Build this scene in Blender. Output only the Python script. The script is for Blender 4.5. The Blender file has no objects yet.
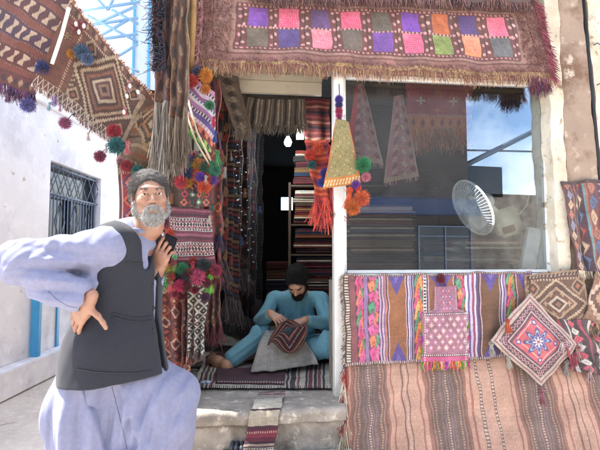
import bpy, math, random
import numpy as np
from mathutils import Vector, Matrix

rng = np.random.default_rng(7)
random.seed(7)
S = bpy.context.scene
COL = S.collection

# ------------------------------------------------------------------ camera
CAM = np.array([0.0, 0.0, 1.45]); PITCH = math.radians(3.5); FPX = 450.0
cd = bpy.data.cameras.new('camera'); cam = bpy.data.objects.new('camera', cd); COL.objects.link(cam)
cam.location = CAM; cam.rotation_euler = (math.pi/2 + PITCH, 0, 0)
cd.sensor_width = 36; cd.lens = 36*FPX/600; cd.clip_start = 0.05; cd.clip_end = 2000
S.camera = cam
# ------------------------------------------------------------------ light
SUN = np.array([-0.50, 0.12, 0.86]); SUN = SUN/np.linalg.norm(SUN)
w = bpy.data.worlds.new('World'); S.world = w; w.use_nodes = True
nt = w.node_tree; bg = nt.nodes['Background']
sky = nt.nodes.new('ShaderNodeTexSky'); sky.sky_type = 'NISHITA'; sky.sun_disc = False
sky.sun_elevation = math.asin(SUN[2]); sky.sun_rotation = math.atan2(SUN[0], SUN[1])
sky.dust_density = 3.0; sky.altitude = 900
# thin cloud in the sky
tc = nt.nodes.new('ShaderNodeTexCoord'); cn = nt.nodes.new('ShaderNodeTexNoise'); cn.inputs['Scale'].default_value = 3.2
cn.inputs['Detail'].default_value = 7; cn.inputs['Roughness'].default_value = .6
cr = nt.nodes.new('ShaderNodeValToRGB'); cr.color_ramp.elements[0].position = .42; cr.color_ramp.elements[1].position = .64
cm = nt.nodes.new('ShaderNodeMix'); cm.data_type = 'RGBA'; cm.inputs['B'].default_value = (9.5, 9.6, 9.8, 1)
ms = nt.nodes.new('ShaderNodeMath'); ms.operation = 'MULTIPLY'; ms.inputs[1].default_value = .6
nt.links.new(tc.outputs['Generated'], cn.inputs['Vector']); nt.links.new(cn.outputs['Fac'], cr.inputs['Fac'])
nt.links.new(cr.outputs['Color'], ms.inputs[0]); nt.links.new(ms.outputs[0], cm.inputs['Factor'])
nt.links.new(sky.outputs[0], cm.inputs['A']); nt.links.new(cm.outputs['Result'], bg.inputs['Color'])
bg.inputs['Strength'].default_value = 0.15
sd = bpy.data.lights.new('sun', 'SUN'); sd.energy = 5.0; sd.angle = math.radians(.53); sd.color = (1, .95, .88)
so = bpy.data.objects.new('sun', sd); COL.objects.link(so)
so.rotation_euler = Vector(SUN).to_track_quat('Z', 'Y').to_euler(); so.location = (-4, 2, 8)
vs = S.view_settings; vs.view_transform = 'Standard'; vs.look = 'None'; vs.gamma = 1; vs.use_curve_mapping = False
vs.exposure = 1.95
S.render.engine = 'CYCLES'
S.cycles.max_bounces = 8; S.cycles.transparent_max_bounces = 12

# ------------------------------------------------------------------ geometry of the view (metres from pixels of the 600x450 photo)
FW = np.array([0, math.cos(PITCH), math.sin(PITCH)]); UP = np.array([0, -math.sin(PITCH), math.cos(PITCH)]); RT = np.array([1.0, 0, 0])
def ray(px, py): return FW + RT*((px-300)/FPX) + UP*((225-py)/FPX)
def W(px, py, Y):
    d = ray(px, py); return CAM + d*(Y/d[1])
def G(px, py, z):
    d = ray(px, py); return CAM + d*((z-CAM[2])/d[2])
FA = math.radians(6.5)
E = np.array([math.cos(FA), math.sin(FA), 0]); N = np.array([math.sin(FA), -math.cos(FA), 0]); P0 = np.array([0, 2.8, 0.])
def F(px, py, off=0.0):
    """point of the shop front (a plane 6.5 degrees off square), off metres out towards the street"""
    d = ray(px, py); q = P0 + N*off
    t = np.dot(q-CAM, N)/np.dot(d, N); return CAM + d*t
def FL(px, py, off=0.0):
    p = F(px, py, off)-P0; return np.array([np.dot(p, E), -np.dot(p, N), p[2]])   # same, in the shop's own axes

# ------------------------------------------------------------------ materials
def srgb(h):
    if isinstance(h, str):
        h = h.lstrip('#'); c = [int(h[i:i+2], 16)/255 for i in (0, 2, 4)]
    else: c = [x/255 for x in h]
    return np.array([x/12.92 if x <= .04045 else ((x+.055)/1.055)**2.4 for x in c])
_mats = {}
def mat(name, color, rough=.7, metal=0., spec=.5, noise=None, bump=None, stain=None, emit=None, trans=0., coat=0.):
    """noise=(scale, amount); bump=(scale, strength, dist); stain=(scale, colour, low, high)"""
    if name in _mats: return _mats[name]
    m = bpy.data.materials.new(name); m.use_nodes = True; t = m.node_tree; b = t.nodes['Principled BSDF']; L = t.links
    c = srgb(color) if isinstance(color, (str, tuple)) else np.array(color)
    b.inputs['Roughness'].default_value = rough; b.inputs['Metallic'].default_value = metal
    b.inputs['Specular IOR Level'].default_value = spec; b.inputs['Coat Weight'].default_value = coat
    col = t.nodes.new('ShaderNodeRGB'); col.outputs[0].default_value = (*c, 1); cur = col.outputs[0]
    co = t.nodes.new('ShaderNodeTexCoord').outputs['Object']
    if stain:
        for i, sn in enumerate(stain if isinstance(stain[0], tuple) else [stain]):
            n = t.nodes.new('ShaderNodeTexNoise'); n.inputs['Scale'].default_value = sn[0]; n.inputs['Detail'].default_value = 8; n.inputs['Roughness'].default_value = .62
            L.new(co, n.inputs['Vector'])
            r = t.nodes.new('ShaderNodeValToRGB'); r.color_ramp.elements[0].position = sn[2]; r.color_ramp.elements[1].position = sn[3]
            L.new(n.outputs['Fac'], r.inputs['Fac'])
            x = t.nodes.new('ShaderNodeMix'); x.data_type = 'RGBA'; L.new(r.outputs['Color'], x.inputs['Factor']); L.new(cur, x.inputs['A'])
            x.inputs['B'].default_value = (*srgb(sn[1]), 1); cur = x.outputs['Result']
    if noise:
        n = t.nodes.new('ShaderNodeTexNoise'); n.inputs['Scale'].default_value = noise[0]; n.inputs['Detail'].default_value = 6
        L.new(co, n.inputs['Vector'])
        mr = t.nodes.new('ShaderNodeMapRange'); mr.inputs['From Min'].default_value = .25; mr.inputs['From Max'].default_value = .75
        mr.inputs['To Min'].default_value = 1-noise[1]; mr.inputs['To Max'].default_value = 1+noise[1]
        L.new(n.outputs['Fac'], mr.inputs['Value'])
        x = t.nodes.new('ShaderNodeVectorMath'); x.operation = 'MULTIPLY'; L.new(cur, x.inputs[0]); L.new(mr.outputs[0], x.inputs[1]); cur = x.outputs[0]
    L.new(cur, b.inputs['Base Color'])
    if bump:
        n = t.nodes.new('ShaderNodeTexNoise'); n.inputs['Scale'].default_value = bump[0]; n.inputs['Detail'].default_value = 6
        L.new(co, n.inputs['Vector']); bp = t.nodes.new('ShaderNodeBump'); bp.inputs['Strength'].default_value = bump[1]; bp.inputs['Distance'].default_value = bump[2]
        L.new(n.outputs['Fac'], bp.inputs['Height']); L.new(bp.outputs[0], b.inputs['Normal'])
    if emit:
        b.inputs['Emission Color'].default_value = (*emit[0], 1); b.inputs['Emission Strength'].default_value = emit[1]
    _mats[name] = m; return m

def textile_mat(name, rough=.92, weave=420, depth=.5, trans=.08, bscale=1., var=.16):
    """woven wool: colour comes from the pattern stored on the mesh, thread relief from the UVs (metres)"""
    if name in _mats: return _mats[name]
    m = bpy.data.materials.new(name); m.use_nodes = True; t = m.node_tree; b = t.nodes['Principled BSDF']; L = t.links
    b.inputs['Roughness'].default_value = rough; b.inputs['Specular IOR Level'].default_value = .2
    b.inputs['Sheen Weight'].default_value = .12; b.inputs['Sheen Roughness'].default_value = .6
    a = t.nodes.new('ShaderNodeAttribute'); a.attribute_name = 'Col'
    uv = t.nodes.new('ShaderNodeTexCoord').outputs['UV']
    n = t.nodes.new('ShaderNodeTexNoise'); n.inputs['Scale'].default_value = 160; n.inputs['Detail'].default_value = 3
    mp = t.nodes.new('ShaderNodeMapping'); mp.inputs['Scale'].default_value = (1, .35, 1); L.new(uv, mp.inputs['Vector']); L.new(mp.outputs[0], n.inputs['Vector'])
    n2 = t.nodes.new('ShaderNodeTexNoise'); n2.inputs['Scale'].default_value = 7; n2.inputs['Detail'].default_value = 5; L.new(uv, n2.inputs['Vector'])
    ad = t.nodes.new('ShaderNodeMath'); ad.operation = 'ADD'; L.new(n.outputs['Fac'], ad.inputs[0]); L.new(n2.outputs['Fac'], ad.inputs[1])
    mr = t.nodes.new('ShaderNodeMapRange'); mr.inputs['From Min'].default_value = .7; mr.inputs['From Max'].default_value = 1.3
    mr.inputs['To Min'].default_value = 1-var*1.6; mr.inputs['To Max'].default_value = 1+var*1.6; L.new(ad.outputs[0], mr.inputs['Value'])
    x = t.nodes.new('ShaderNodeVectorMath'); x.operation = 'MULTIPLY'; L.new(a.outputs['Color'], x.inputs[0]); L.new(mr.outputs[0], x.inputs[1])
    L.new(x.outputs[0], b.inputs['Base Color'])
    wv = t.nodes.new('ShaderNodeTexWave'); wv.bands_direction = 'Y'; wv.inputs['Scale'].default_value = weave/6.28*1.0; wv.inputs['Distortion'].default_value = 1.5; wv.inputs['Detail'].default_value = 2
    L.new(uv, wv.inputs['Vector'])
    sm = t.nodes.new('ShaderNodeMath'); sm.operation = 'MULTIPLY_ADD'; L.new(n.outputs['Fac'], sm.inputs[0]); sm.inputs[1].default_value = 1.4; L.new(wv.outputs['Fac'], sm.inputs[2])
    bp = t.nodes.new('ShaderNodeBump'); bp.inputs['Strength'].default_value = depth; bp.inputs['Distance'].default_value = .002*bscale
    L.new(sm.outputs[0], bp.inputs['Height']); L.new(bp.outputs[0], b.inputs['Normal'])
    if trans:
        tr = t.nodes.new('ShaderNodeBsdfTranslucent'); L.new(x.outputs[0], tr.inputs['Color']); mx = t.nodes.new('ShaderNodeMixShader')
        mx.inputs[0].default_value = trans; out = t.nodes['Material Output']; L.new(b.outputs[0], mx.inputs[1]); L.new(tr.outputs[0], mx.inputs[2]); L.new(mx.outputs[0], out.inputs['Surface'])
    _mats[name] = m; return m
WOOL = textile_mat('kilim_wool')

# ------------------------------------------------------------------ mesh + object helpers
def make_mesh(name, V, Fq, smooth=True, col=None, uv=None):
    """V (n,3); Fq: (m,3|4) array or list of lists"""
    me = bpy.data.meshes.new(name)
    V = np.asarray(V, float)
    if isinstance(Fq, np.ndarray):
        k = Fq.shape[1]; m = len(Fq)
        me.vertices.add(len(V)); me.vertices.foreach_set('co', V.astype(np.float32).ravel())
        me.loops.add(m*k); me.loops.foreach_set('vertex_index', Fq.astype(np.int32).ravel())
        me.polygons.add(m); me.polygons.foreach_set('loop_start', np.arange(0, m*k, k, dtype=np.int32))
    else:
        me.from_pydata([tuple(v) for v in V], [], [tuple(int(i) for i in f) for f in Fq]); 
    me.update(calc_edges=True)
    me.polygons.foreach_set('use_smooth', np.full(len(me.polygons), smooth))
    if col is not None:
        a = me.color_attributes.new('Col', 'FLOAT_COLOR', 'POINT')
        c = np.ones((len(V), 4), np.float32); c[:, :3] = col; a.data.foreach_set('color', c.ravel())
    if uv is not None:
        l = me.uv_layers.new(name='UVMap'); li = np.empty(len(me.loops), np.int32); me.loops.foreach_get('vertex_index', li)
        l.data.foreach_set('uv', np.asarray(uv, np.float32)[li].ravel())
    me.validate()
    return me
def tag(o, label=None, cat=None, group=None, kind=None):
    if label: o['label'] = label
    if cat: o['category'] = cat
    if group: o['group'] = group
    if kind: o['kind'] = kind
    return o
def ob(name, me, m=None, parent=None, loc=None):
    o = bpy.data.objects.new(name, me); COL.objects.link(o)
    if m is not None and me is not None:
        if len(me.materials) == 0: me.materials.append(m)
    if parent is not None: o.parent = parent
    if loc is not None: o.location = loc
    return o
def thing(name, label, cat, loc=(0, 0, 0), rz=0, group=None, kind=None):
    o = bpy.data.objects.new(name, None); COL.objects.link(o); o.location = loc; o.rotation_euler = (0, 0, rz); o.empty_display_size = .1
    return tag(o, label, cat, group, kind)
def top(name, V, Fq, m, label, cat, group=None, smooth=True, col=None, uv=None, kind=None):
    """a one-mesh thing whose origin sits at the middle of its base"""
    V = np.asarray(V, float); c = np.array([(V[:, 0].min()+V[:, 0].max())/2, (V[:, 1].min()+V[:, 1].max())/2, V[:, 2].min()])
    o = ob(name, make_mesh(name, V-c, Fq, smooth, col, uv), m, None, c); return tag(o, label, cat, group, kind)
def part(name, V, Fq, m, parent, smooth=True, col=None, uv=None, world=True):
    V = np.asarray(V, float)
    if world:
        q = parent; off = np.zeros(3)
        while q is not None: off = off+np.array(q.location); q = q.parent
        V = V-off
    return ob(name, make_mesh(name, V, Fq, smooth, col, uv), m, parent)

class MB:
    def __init__(s): s.v = []; s.f = []
    def add(s, V, Fs):
        n = len(s.v); s.v.extend([tuple(p) for p in V]); s.f.extend([tuple(int(i)+n for i in f) for f in Fs]); return s
    def box(s, a, b, bev=0.0):
        a = np.minimum(a, b)*1.0; b2 = np.maximum(a, b); x0, y0, z0 = a; x1, y1, z1 = b2
        if bev <= 0:
            return s.add([(x0, y0, z0), (x1, y0, z0), (x1, y1, z0), (x0, y1, z0), (x0, y0, z1), (x1, y0, z1), (x1, y1, z1), (x0, y1, z1)],
                  [(0, 3, 2, 1), (4, 5, 6, 7), (0, 1, 5, 4), (1, 2, 6, 5), (2, 3, 7, 6), (3, 0, 4, 7)])
        import bmesh
        bm = bmesh.new(); bmesh.ops.create_cube(bm, size=1)
        for v in bm.verts: v.co = Vector(((v.co.x+.5)*(x1-x0)+x0, (v.co.y+.5)*(y1-y0)+y0, (v.co.z+.5)*(z1-z0)+z0))
        bmesh.ops.bevel(bm, geom=bm.edges[:], offset=bev, segments=2, affect='EDGES')
        bm.verts.index_update(); s.add([v.co[:] for v in bm.verts], [[v.index for v in f.verts] for f in bm.faces]); bm.free(); return s
    def obox(s, c, half, R, bev=0.0):
        t = MB(); t.box(-np.array(half, float), np.array(half, float), bev); V = np.array(t.v) @ np.array(R).T + np.array(c); return s.add(V, t.f)
    def tube(s, pts, r, n=8, cap=True):
        pts = np.asarray(pts, float); m = len(pts); rs = np.full(m, r) if np.isscalar(r) else np.asarray(r, float)
        tg = np.gradient(pts, axis=0); tg /= np.linalg.norm(tg, axis=1)[:, None]+1e-12
        ref = np.array([0, 0, 1.]) if abs(tg[0][2]) < .9 else np.array([1., 0, 0])
        V = []
        u = np.cross(tg[0], ref); u /= np.linalg.norm(u)
        for i in range(m):
            u = u-tg[i]*np.dot(u, tg[i]); u /= np.linalg.norm(u)+1e-12; v = np.cross(tg[i], u)
            for k in range(n):
                a = 2*math.pi*k/n; V.append(pts[i]+rs[i]*(math.cos(a)*u+math.sin(a)*v))
        Fs = [(i*n+k, i*n+(k+1) % n, (i+1)*n+(k+1) % n, (i+1)*n+k) for i in range(m-1) for k in range(n)]
        if cap: Fs += [tuple(range(n-1, -1, -1)), tuple((m-1)*n+k for k in range(n))]
        return s.add(V, Fs)
    def lathe(s, prof, n=24, R=None, c=(0, 0, 0)):
        V = []; m = len(prof)
        for (r, z) in prof:
            for k in range(n):
                a = 2*math.pi*k/n; V.append((r*math.cos(a), r*math.sin(a), z))
        V = np.array(V); 
        if R is not None: V = V @ np.array(R).T
        V = V+np.array(c)
        Fs = [(i*n+k, i*n+(k+1) % n, (i+1)*n+(k+1) % n, (i+1)*n+k) for i in range(m-1) for k in range(n)]
        Fs += [tuple(range(n-1, -1, -1)), tuple((m-1)*n+k for k in range(n))]
        return s.add(V, Fs)
    def part(s, name, m, parent, smooth=False, world=True): return part(name, np.array(s.v), s.f, m, parent, smooth, world=world)
    def top(s, name, m, label, cat, group=None, smooth=False, kind=None): return top(name, np.array(s.v), s.f, m, label, cat, group, smooth, kind=kind)
def frame_from(fwd, up=(0, 0, 1)):
    """columns: side (x), forward (y), up (z)"""
    f = np.array(fwd, float); f /= np.linalg.norm(f); s = np.cross(f, up); s /= np.linalg.norm(s); u = np.cross(s, f); return np.stack([s, f, u], 1)
def unit(v): v = np.array(v, float); return v/np.linalg.norm(v)

# smooth pseudo noise as a sum of random plane waves
class Wn:
    def __init__(s, n, f0, f1, seed, dim=3, aniso=None):
        r = np.random.default_rng(seed); d = r.normal(size=(n, dim))
        if aniso is not None: d = d*np.array(aniso)
        else: d /= np.linalg.norm(d, axis=1)[:, None]
        s.k = d*np.exp(r.uniform(math.log(f0), math.log(f1), n))[:, None]*2*math.pi; s.p = r.uniform(0, 6.28, n); s.n = n
    def __call__(s, P): return np.sin(P @ s.k.T+s.p).sum(-1)/math.sqrt(s.n)

# ------------------------------------------------------------------ signed-distance bodies -> one continuous skin (sparse surface nets)
def cap(a, b, ra, rb=None, k=.02, op='u'):
    a = np.array(a, float); b = np.array(b, float); rb = ra if rb is None else rb
    return dict(t='cap', a=a, b=b, ra=ra, rb=rb, k=k, op=op, c=(a+b)/2, R=np.linalg.norm(b-a)/2+max(ra, rb))
def ell(c, r, M=None, k=.02, op='u'):
    return dict(t='ell', c=np.array(c, float), r=np.array(r, float), M=np.eye(3) if M is None else np.array(M), k=k, op=op, R=max(r))
def bxs(c, h, M=None, rd=.01, k=.02, op='u'):
    return dict(t='box', c=np.array(c, float), h=np.array(h, float), M=np.eye(3) if M is None else np.array(M), rd=rd, k=k, op=op, R=float(np.linalg.norm(h))+rd)
def pdist(p, X):
    if p['t'] == 'cap':
        ba = p['b']-p['a']; L2 = max(np.dot(ba, ba), 1e-12); xa = X-p['a']; h = np.clip(xa @ ba/L2, 0, 1)
        return np.sqrt(((xa-h[..., None]*ba)**2).sum(-1))-(p['ra']+(p['rb']-p['ra'])*h)
    if p['t'] == 'ell':
        q = (X-p['c']) @ p['M']; k0 = np.sqrt(((q/p['r'])**2).sum(-1)); k1 = np.sqrt(((q/p['r']**2)**2).sum(-1))+1e-9; return k0*(k0-1)/k1
    q = np.abs((X-p['c']) @ p['M'])-p['h']; return np.sqrt((np.maximum(q, 0)**2).sum(-1))+np.minimum(q.max(-1), 0)-p['rd']
def comb(D, d, p):
    k = p['k']
    if p['op'] == 'u':
        h = np.maximum(k-np.abs(D-d), 0)/k; return np.minimum(D, d)-h*h*k*.25
    if p['op'] == 's': d = -d
    h = np.maximum(k-np.abs(D-d), 0)/k; return np.maximum(D, d)+h*h*k*.25      # 's' subtract, 'i' intersect
def sdf_skin(prims, h=.004, disp=None, B=8):
    us = [p for p in prims if p['op'] == 'u']
    lo = np.min([p['c']-p['R'] for p in us], 0)-.03; hi = np.max([p['c']+p['R'] for p in us], 0)+.03
    nb = np.ceil((hi-lo)/(h*B)).astype(int); gi = np.stack(np.meshgrid(*[np.arange(n) for n in nb], indexing='ij'), -1).reshape(-1, 3)
    C = lo+(gi+.5)*h*B; D = np.full(len(C), 9.)
    for p in prims:
        D = comb(D, pdist(p, C), p)
    act = np.abs(D) < h*B*.9+.035; gi = gi[act]; C = C[act]
    o = np.arange(B+1); oo = np.stack(np.meshgrid(o, o, o, indexing='ij'), -1)
    nB = len(gi); V = np.full((nB, B+1, B+1, B+1), 9., np.float64)
    for p in prims:
        if p['op'] == 'i': sel = np.arange(nB)
        else: sel = np.where(np.linalg.norm(C-p['c'], axis=1) < p['R']*1.3+h*B*.9+p['k']+.03)[0]
        if len(sel) == 0: continue
        X = lo+(gi[sel][:, None, None, None, :]*B+oo)*h
        V[sel] = comb(V[sel], pdist(p, X), p)
    if disp is not None:
        for s0 in range(0, nB, 400):
            X = lo+(gi[s0:s0+400][:, None, None, None, :]*B+oo)*h; V[s0:s0+400] -= disp(X)
    ins = V < 0
    s = slice
    cnt = sum(ins[:, a:B+a, b:B+b, c:B+c].astype(int) for a in (0, 1) for b in (0, 1) for c in (0, 1))
    bi, ci, cj, ck = np.where((cnt > 0) & (cnt < 8))
    P = np.zeros((len(bi), 3)); wgt = np.zeros(len(bi))
    cor = [(a, b, c) for a in (0, 1) for b in (0, 1) for c in (0, 1)]
    for A in cor:
        for ax in range(3):
            if A[ax]: continue
            Bc = list(A); Bc[ax] = 1
            va = V[bi, ci+A[0], cj+A[1], ck+A[2]]; vb = V[bi, ci+Bc[0], cj+Bc[1], ck+Bc[2]]
            cr_ = (va < 0) != (vb < 0); t = np.where(cr_, va/np.where(cr_, va-vb, 1), 0)
            q = np.tile(np.array(A, float), (len(bi), 1)); q[:, ax] = t
            P += q*cr_[:, None]; wgt += cr_
    P /= wgt[:, None]
    cell = gi[bi]*B+np.stack([ci, cj, ck], 1); pos = lo+(cell+P)*h
    M = nb*B+2; key = (cell[:, 0]*M[1]+cell[:, 1])*M[2]+cell[:, 2]; order = np.argsort(key); sk = key[order]
    quads = []
    for ax in range(3):
        sl0 = [s(0, B)]*3; sl1 = [s(0, B)]*3; sl1[ax] = s(1, B+1)
        a0 = ins[(s(None), *sl0)]; a1 = ins[(s(None), *sl1)]
        b_, i_, j_, k_ = np.where(a0 != a1); fl = a0[b_, i_, j_, k_]
        c = gi[b_]*B+np.stack([i_, j_, k_], 1); u = (ax+1) % 3; v = (ax+2) % 3; Q = []
        for du, dv in ((-1, -1), (0, -1), (0, 0), (-1, 0)):
            cc = c.copy(); cc[:, u] += du; cc[:, v] += dv
            kk = (cc[:, 0]*M[1]+cc[:, 1])*M[2]+cc[:, 2]; ix = np.clip(np.searchsorted(sk, kk), 0, len(sk)-1)
            Q.append(np.where(sk[ix] == kk, order[ix], -1))
        Q = np.stack(Q, 1); ok = (Q >= 0).all(1); Q = Q[ok]; fl = fl[ok]; Q[~fl] = Q[~fl][:, ::-1]; quads.append(Q)
    return pos, np.concatenate(quads)
def vnormals(V, Q):
    n = np.zeros_like(V); fn = np.cross(V[Q[:, 2]]-V[Q[:, 0]], V[Q[:, 3]]-V[Q[:, 1]])
    for i in range(4): np.add.at(n, Q[:, i], fn)
    return n/(np.linalg.norm(n, axis=1)[:, None]+1e-12)
def relax(V, Q, it=2):
    n = len(V)
    for _ in range(it):
        A = np.zeros_like(V); c = np.zeros(n)
        for i in range(4):
            a = Q[:, i]; b = Q[:, (i+1) % 4]
            np.add.at(A, a, V[b]); np.add.at(A, b, V[a]); np.add.at(c, a, 1); np.add.at(c, b, 1)
        V = V*.5+.5*A/np.maximum(c, 1)[:, None]
    return V
# ------------------------------------------------------------------ woven patterns, painted thread by thread
class Cv:
    def __init__(s, w, h, base, cell=.004):
        s.w = max(8, int(w/cell)); s.h = max(8, int(h/cell)); s.a = np.tile(srgb(base), (s.h, s.w, 1)); s.asp = w/h
        s.V, s.U = np.meshgrid((np.arange(s.h)+.5)/s.h, (np.arange(s.w)+.5)/s.w, indexing='ij')
    def mask(s, m, c): s.a[m] = srgb(c); return s
    def rect(s, u0, v0, u1, v1, c): return s.mask((s.U >= u0) & (s.U < u1) & (s.V >= v0) & (s.V < v1), c)
    def box(s, m): return (s.U >= m[0]) & (s.U < m[2]) & (s.V >= m[1]) & (s.V < m[3])
    def loz(s, u, v, ru, rv, c, step=0):
        du = np.abs(s.U-u)/ru; dv = np.abs(s.V-v)/rv
        if step: du = np.floor(du*step)/step; dv = np.floor(dv*step)/step
        return s.mask(du+dv < 1, c)
    def nest(s, u, v, ru, rv, cols, step=0):
        n = len(cols)
        for i, c in enumerate(cols): s.loz(u, v, ru*(1-i/n), rv*(1-i/n), c, step)
        return s
    def border(s, x, c, inset=0.):
        y = x*s.asp; iy = inset*s.asp
        m = (s.U > inset) & (s.U < 1-inset) & (s.V > iy) & (s.V < 1-iy) & ~((s.U > inset+x) & (s.U < 1-inset-x) & (s.V > iy+y) & (s.V < 1-iy-y))
        return s.mask(m, c)
    def vzig(s, u, w, n, amp, c, c2=None):
        z = amp*(np.abs((s.V*n) % 1-.5)*2-.5)*2; s.mask(np.abs(s.U-u-z) < w, c)
        if c2: s.mask((s.U-u-z > w) & (s.U-u-z < 2*w), c2)
        return s
    def hzig(s, v, w, n, amp, c, u0=0, u1=1):
        z = amp*(np.abs((s.U*n) % 1-.5)*2-.5)*2; return s.mask((np.abs(s.V-v-z) < w) & (s.U >= u0) & (s.U < u1), c)
    def vdash(s, u, w, n, c, duty=.5, ph=0): return s.mask((np.abs(s.U-u) < w) & (((s.V*n+ph) % 1) < duty), c)
    def hdash(s, v, w, n, c, duty=.5, u0=0, u1=1, ph=0): return s.mask((np.abs(s.V-v) < w) & (((s.U*n+ph) % 1) < duty) & (s.U >= u0) & (s.U < u1), c)
    def checks(s, m, n1, n2, c): 
        return s.mask(s.box(m) & (((np.floor(s.U*n1)+np.floor(s.V*n2)) % 2) == 0), c)
    def hchain(s, v, rv, n, cols, u0=0, u1=1):
        for i in range(n):
            u = u0+(u1-u0)*(i+.5)/n; s.loz(u, v, (u1-u0)/n*.5, rv, cols[i % len(cols)])
        return s
    def vchain(s, u, ru, n, cols, v0=0, v1=1, slant=0.0, rr=.62):
        for i in range(n):
            v = v0+(v1-v0)*(i+.5)/n; r = (v1-v0)/n*rr
            du = (s.U-u)/ru; dv = (s.V-v)/r+slant*du; s.mask((np.abs(du)+np.abs(dv) < 1), cols[i % len(cols)]); s.a[(np.abs(du)+np.abs(dv) < .42) & (np.abs(du)+np.abs(dv) > .24)] *= .45; s.a[(np.abs(du)+np.abs(dv) < 1) & (np.abs(du)+np.abs(dv) > .86)] *= .4
        return s
    def hooks(s, v, rv, n, c, u0=0, u1=1):
        """row of running S hooks"""
        t = ((s.U-u0)/(u1-u0)*n) % 1; y = (s.V-v)/rv; ins = (s.U >= u0) & (s.U < u1)
        m = ((np.abs(y-1+2*t) < .28) & (np.abs(y) < 1)) | ((np.abs(y-.8) < .2) & (t > .0) & (t < .45)) | ((np.abs(y+.8) < .2) & (t > .55)) | ((np.abs(t-.45) < .09) & (y > .2) & (y < 1)) | ((np.abs(t-.55) < .09) & (y < -.2) & (y > -1))
        return s.mask(m & ins, c)
    def hooksv(s, u, ru, n, c, v0=0, v1=1):
        t = ((s.V-v0)/(v1-v0)*n) % 1; y = (s.U-u)/ru; ins = (s.V >= v0) & (s.V < v1)
        m = ((np.abs(y-1+2*t) < .28) & (np.abs(y) < 1)) | ((np.abs(y-.8) < .2) & (t < .45)) | ((np.abs(y+.8) < .2) & (t > .55)) | ((np.abs(t-.45) < .09) & (y > .2) & (y < 1)) | ((np.abs(t-.55) < .09) & (y < -.2) & (y > -1))
        return s.mask(m & ins, c)
    def star(s, u, v, r, c, n=8, depth=.35, rot=0):
        du = (s.U-u)*s.asp; dv = (s.V-v); rr = np.hypot(du, dv); th = np.arctan2(dv, du)+rot
        return s.mask(rr < r*(1-depth+depth*np.cos(n*th)), c)
    def age(s, amt=.12, seed=1, scale=(3, 14)):
        P = np.stack([s.U*s.asp, s.V], -1).reshape(-1, 2); n = Wn(14, scale[0], scale[1], seed, 2)(P).reshape(s.h, s.w)
        row = np.random.default_rng(seed).normal(0, .05, (s.h, 1)); g = np.random.default_rng(seed+1).normal(0, amt*.9, (s.h, s.w))
        s.a = np.clip(s.a*(1+amt*n+row+g)[..., None], .004, .95)
        # abrash: uneven dye across the width
        return s
    def fade(s, c, amt): s.a = s.a*(1-amt)+srgb(c)*amt; return s

TINT = 1.05
VEIL = .10      # pale veil of glare painted into the textile colours as a dusty beige
def grid_faces(h, w):
    i = np.arange(h*w).reshape(h, w); return np.stack([i[:-1, :-1], i[1:, :-1], i[1:, 1:], i[:-1, 1:]], -1).reshape(-1, 4)
def bil(c, U, V):
    TL, TR, BR, BL = [np.array(x, float) for x in c]
    U = U[..., None]; V = V[..., None]; return (TL*(1-U)+TR*U)*(1-V)+(BL*(1-U)+BR*U)*V
def csize(c):
    TL, TR, BR, BL = [np.array(x, float) for x in c]
    return (np.linalg.norm(TR-TL)+np.linalg.norm(BR-BL))/2, (np.linalg.norm(BL-TL)+np.linalg.norm(BR-TR))/2
def cloth_grid(cv, pos, thick=.006, nrm=None):
    """pos: (h,w,3) positions for the canvas; returns closed slab V,F,col,uv"""
    h, w = cv.h, cv.w
    du = np.gradient(pos, axis=1); dv = np.gradient(pos, axis=0); n = np.cross(dv, du); n /= np.linalg.norm(n, axis=2)[..., None]+1e-12
    V1 = pos.reshape(-1, 3); V2 = (pos-n*thick).reshape(-1, 3); f = grid_faces(h, w); k = h*w
    idx = np.arange(k).reshape(h, w); ring = np.concatenate([idx[0, :], idx[1:, -1], idx[-1, -2::-1], idx[-2:0:-1, 0]])
    nx = np.roll(ring, -1); side = np.stack([ring, nx, nx+k, ring+k], 1)
    Fq = np.concatenate([f, f[:, ::-1]+k, side])
    lu = np.linalg.norm(du, axis=2).cumsum(1); lv = np.linalg.norm(dv, axis=2).cumsum(0)
    uv = np.stack([lu, lv], -1).reshape(-1, 2)
    col = cv.a.reshape(-1, 3)*(1-VEIL)+srgb('#b09c8a')*VEIL; col = TINT*col/(1+.45*col); return np.concatenate([V1, V2]), Fq, np.concatenate([col, col*.8]), np.concatenate([uv, uv]), n
def wavy(cv, corners, waves=(), noise=.006, nf=(1, 4), edge=.006, seed=0, sag=0., bulge=0., towards=None):
    U = (cv.U-cv.U.min())/(cv.U.max()-cv.U.min()); V = (cv.V-cv.V.min())/(cv.V.max()-cv.V.min()); P = bil(corners, U, V); wd, ht = csize(corners)
    TL, TR, BR, BL = [np.array(x, float) for x in corners]
    n = unit(np.cross(BL-TL, TR-TL)); 
    if np.dot(n, CAM-TL) < 0: n = -n
    Q = np.stack([U*wd, V*ht], -1)
    d = noise*Wn(10, nf[0], nf[1], seed, 2)(Q)
    for (a, fu, fv, ph) in waves: d = d+a*np.sin(2*math.pi*(fu*U+fv*V)+ph)*(.35+.65*V)
    d = d+bulge*np.sin(math.pi*U)*np.sin(math.pi*V)
    ev = Wn(8, 1.5, 9, seed+3, 2)(Q)*edge; eu = Wn(8, 1.5, 9, seed+5, 2)(Q)*edge
    P = P+n*d[..., None]+(TR-TL)/wd*eu[..., None]+(BL-TL)/ht*ev[..., None]
    P[..., 2] -= sag*4*U*(1-U)*(1-V)
    return P
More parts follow.
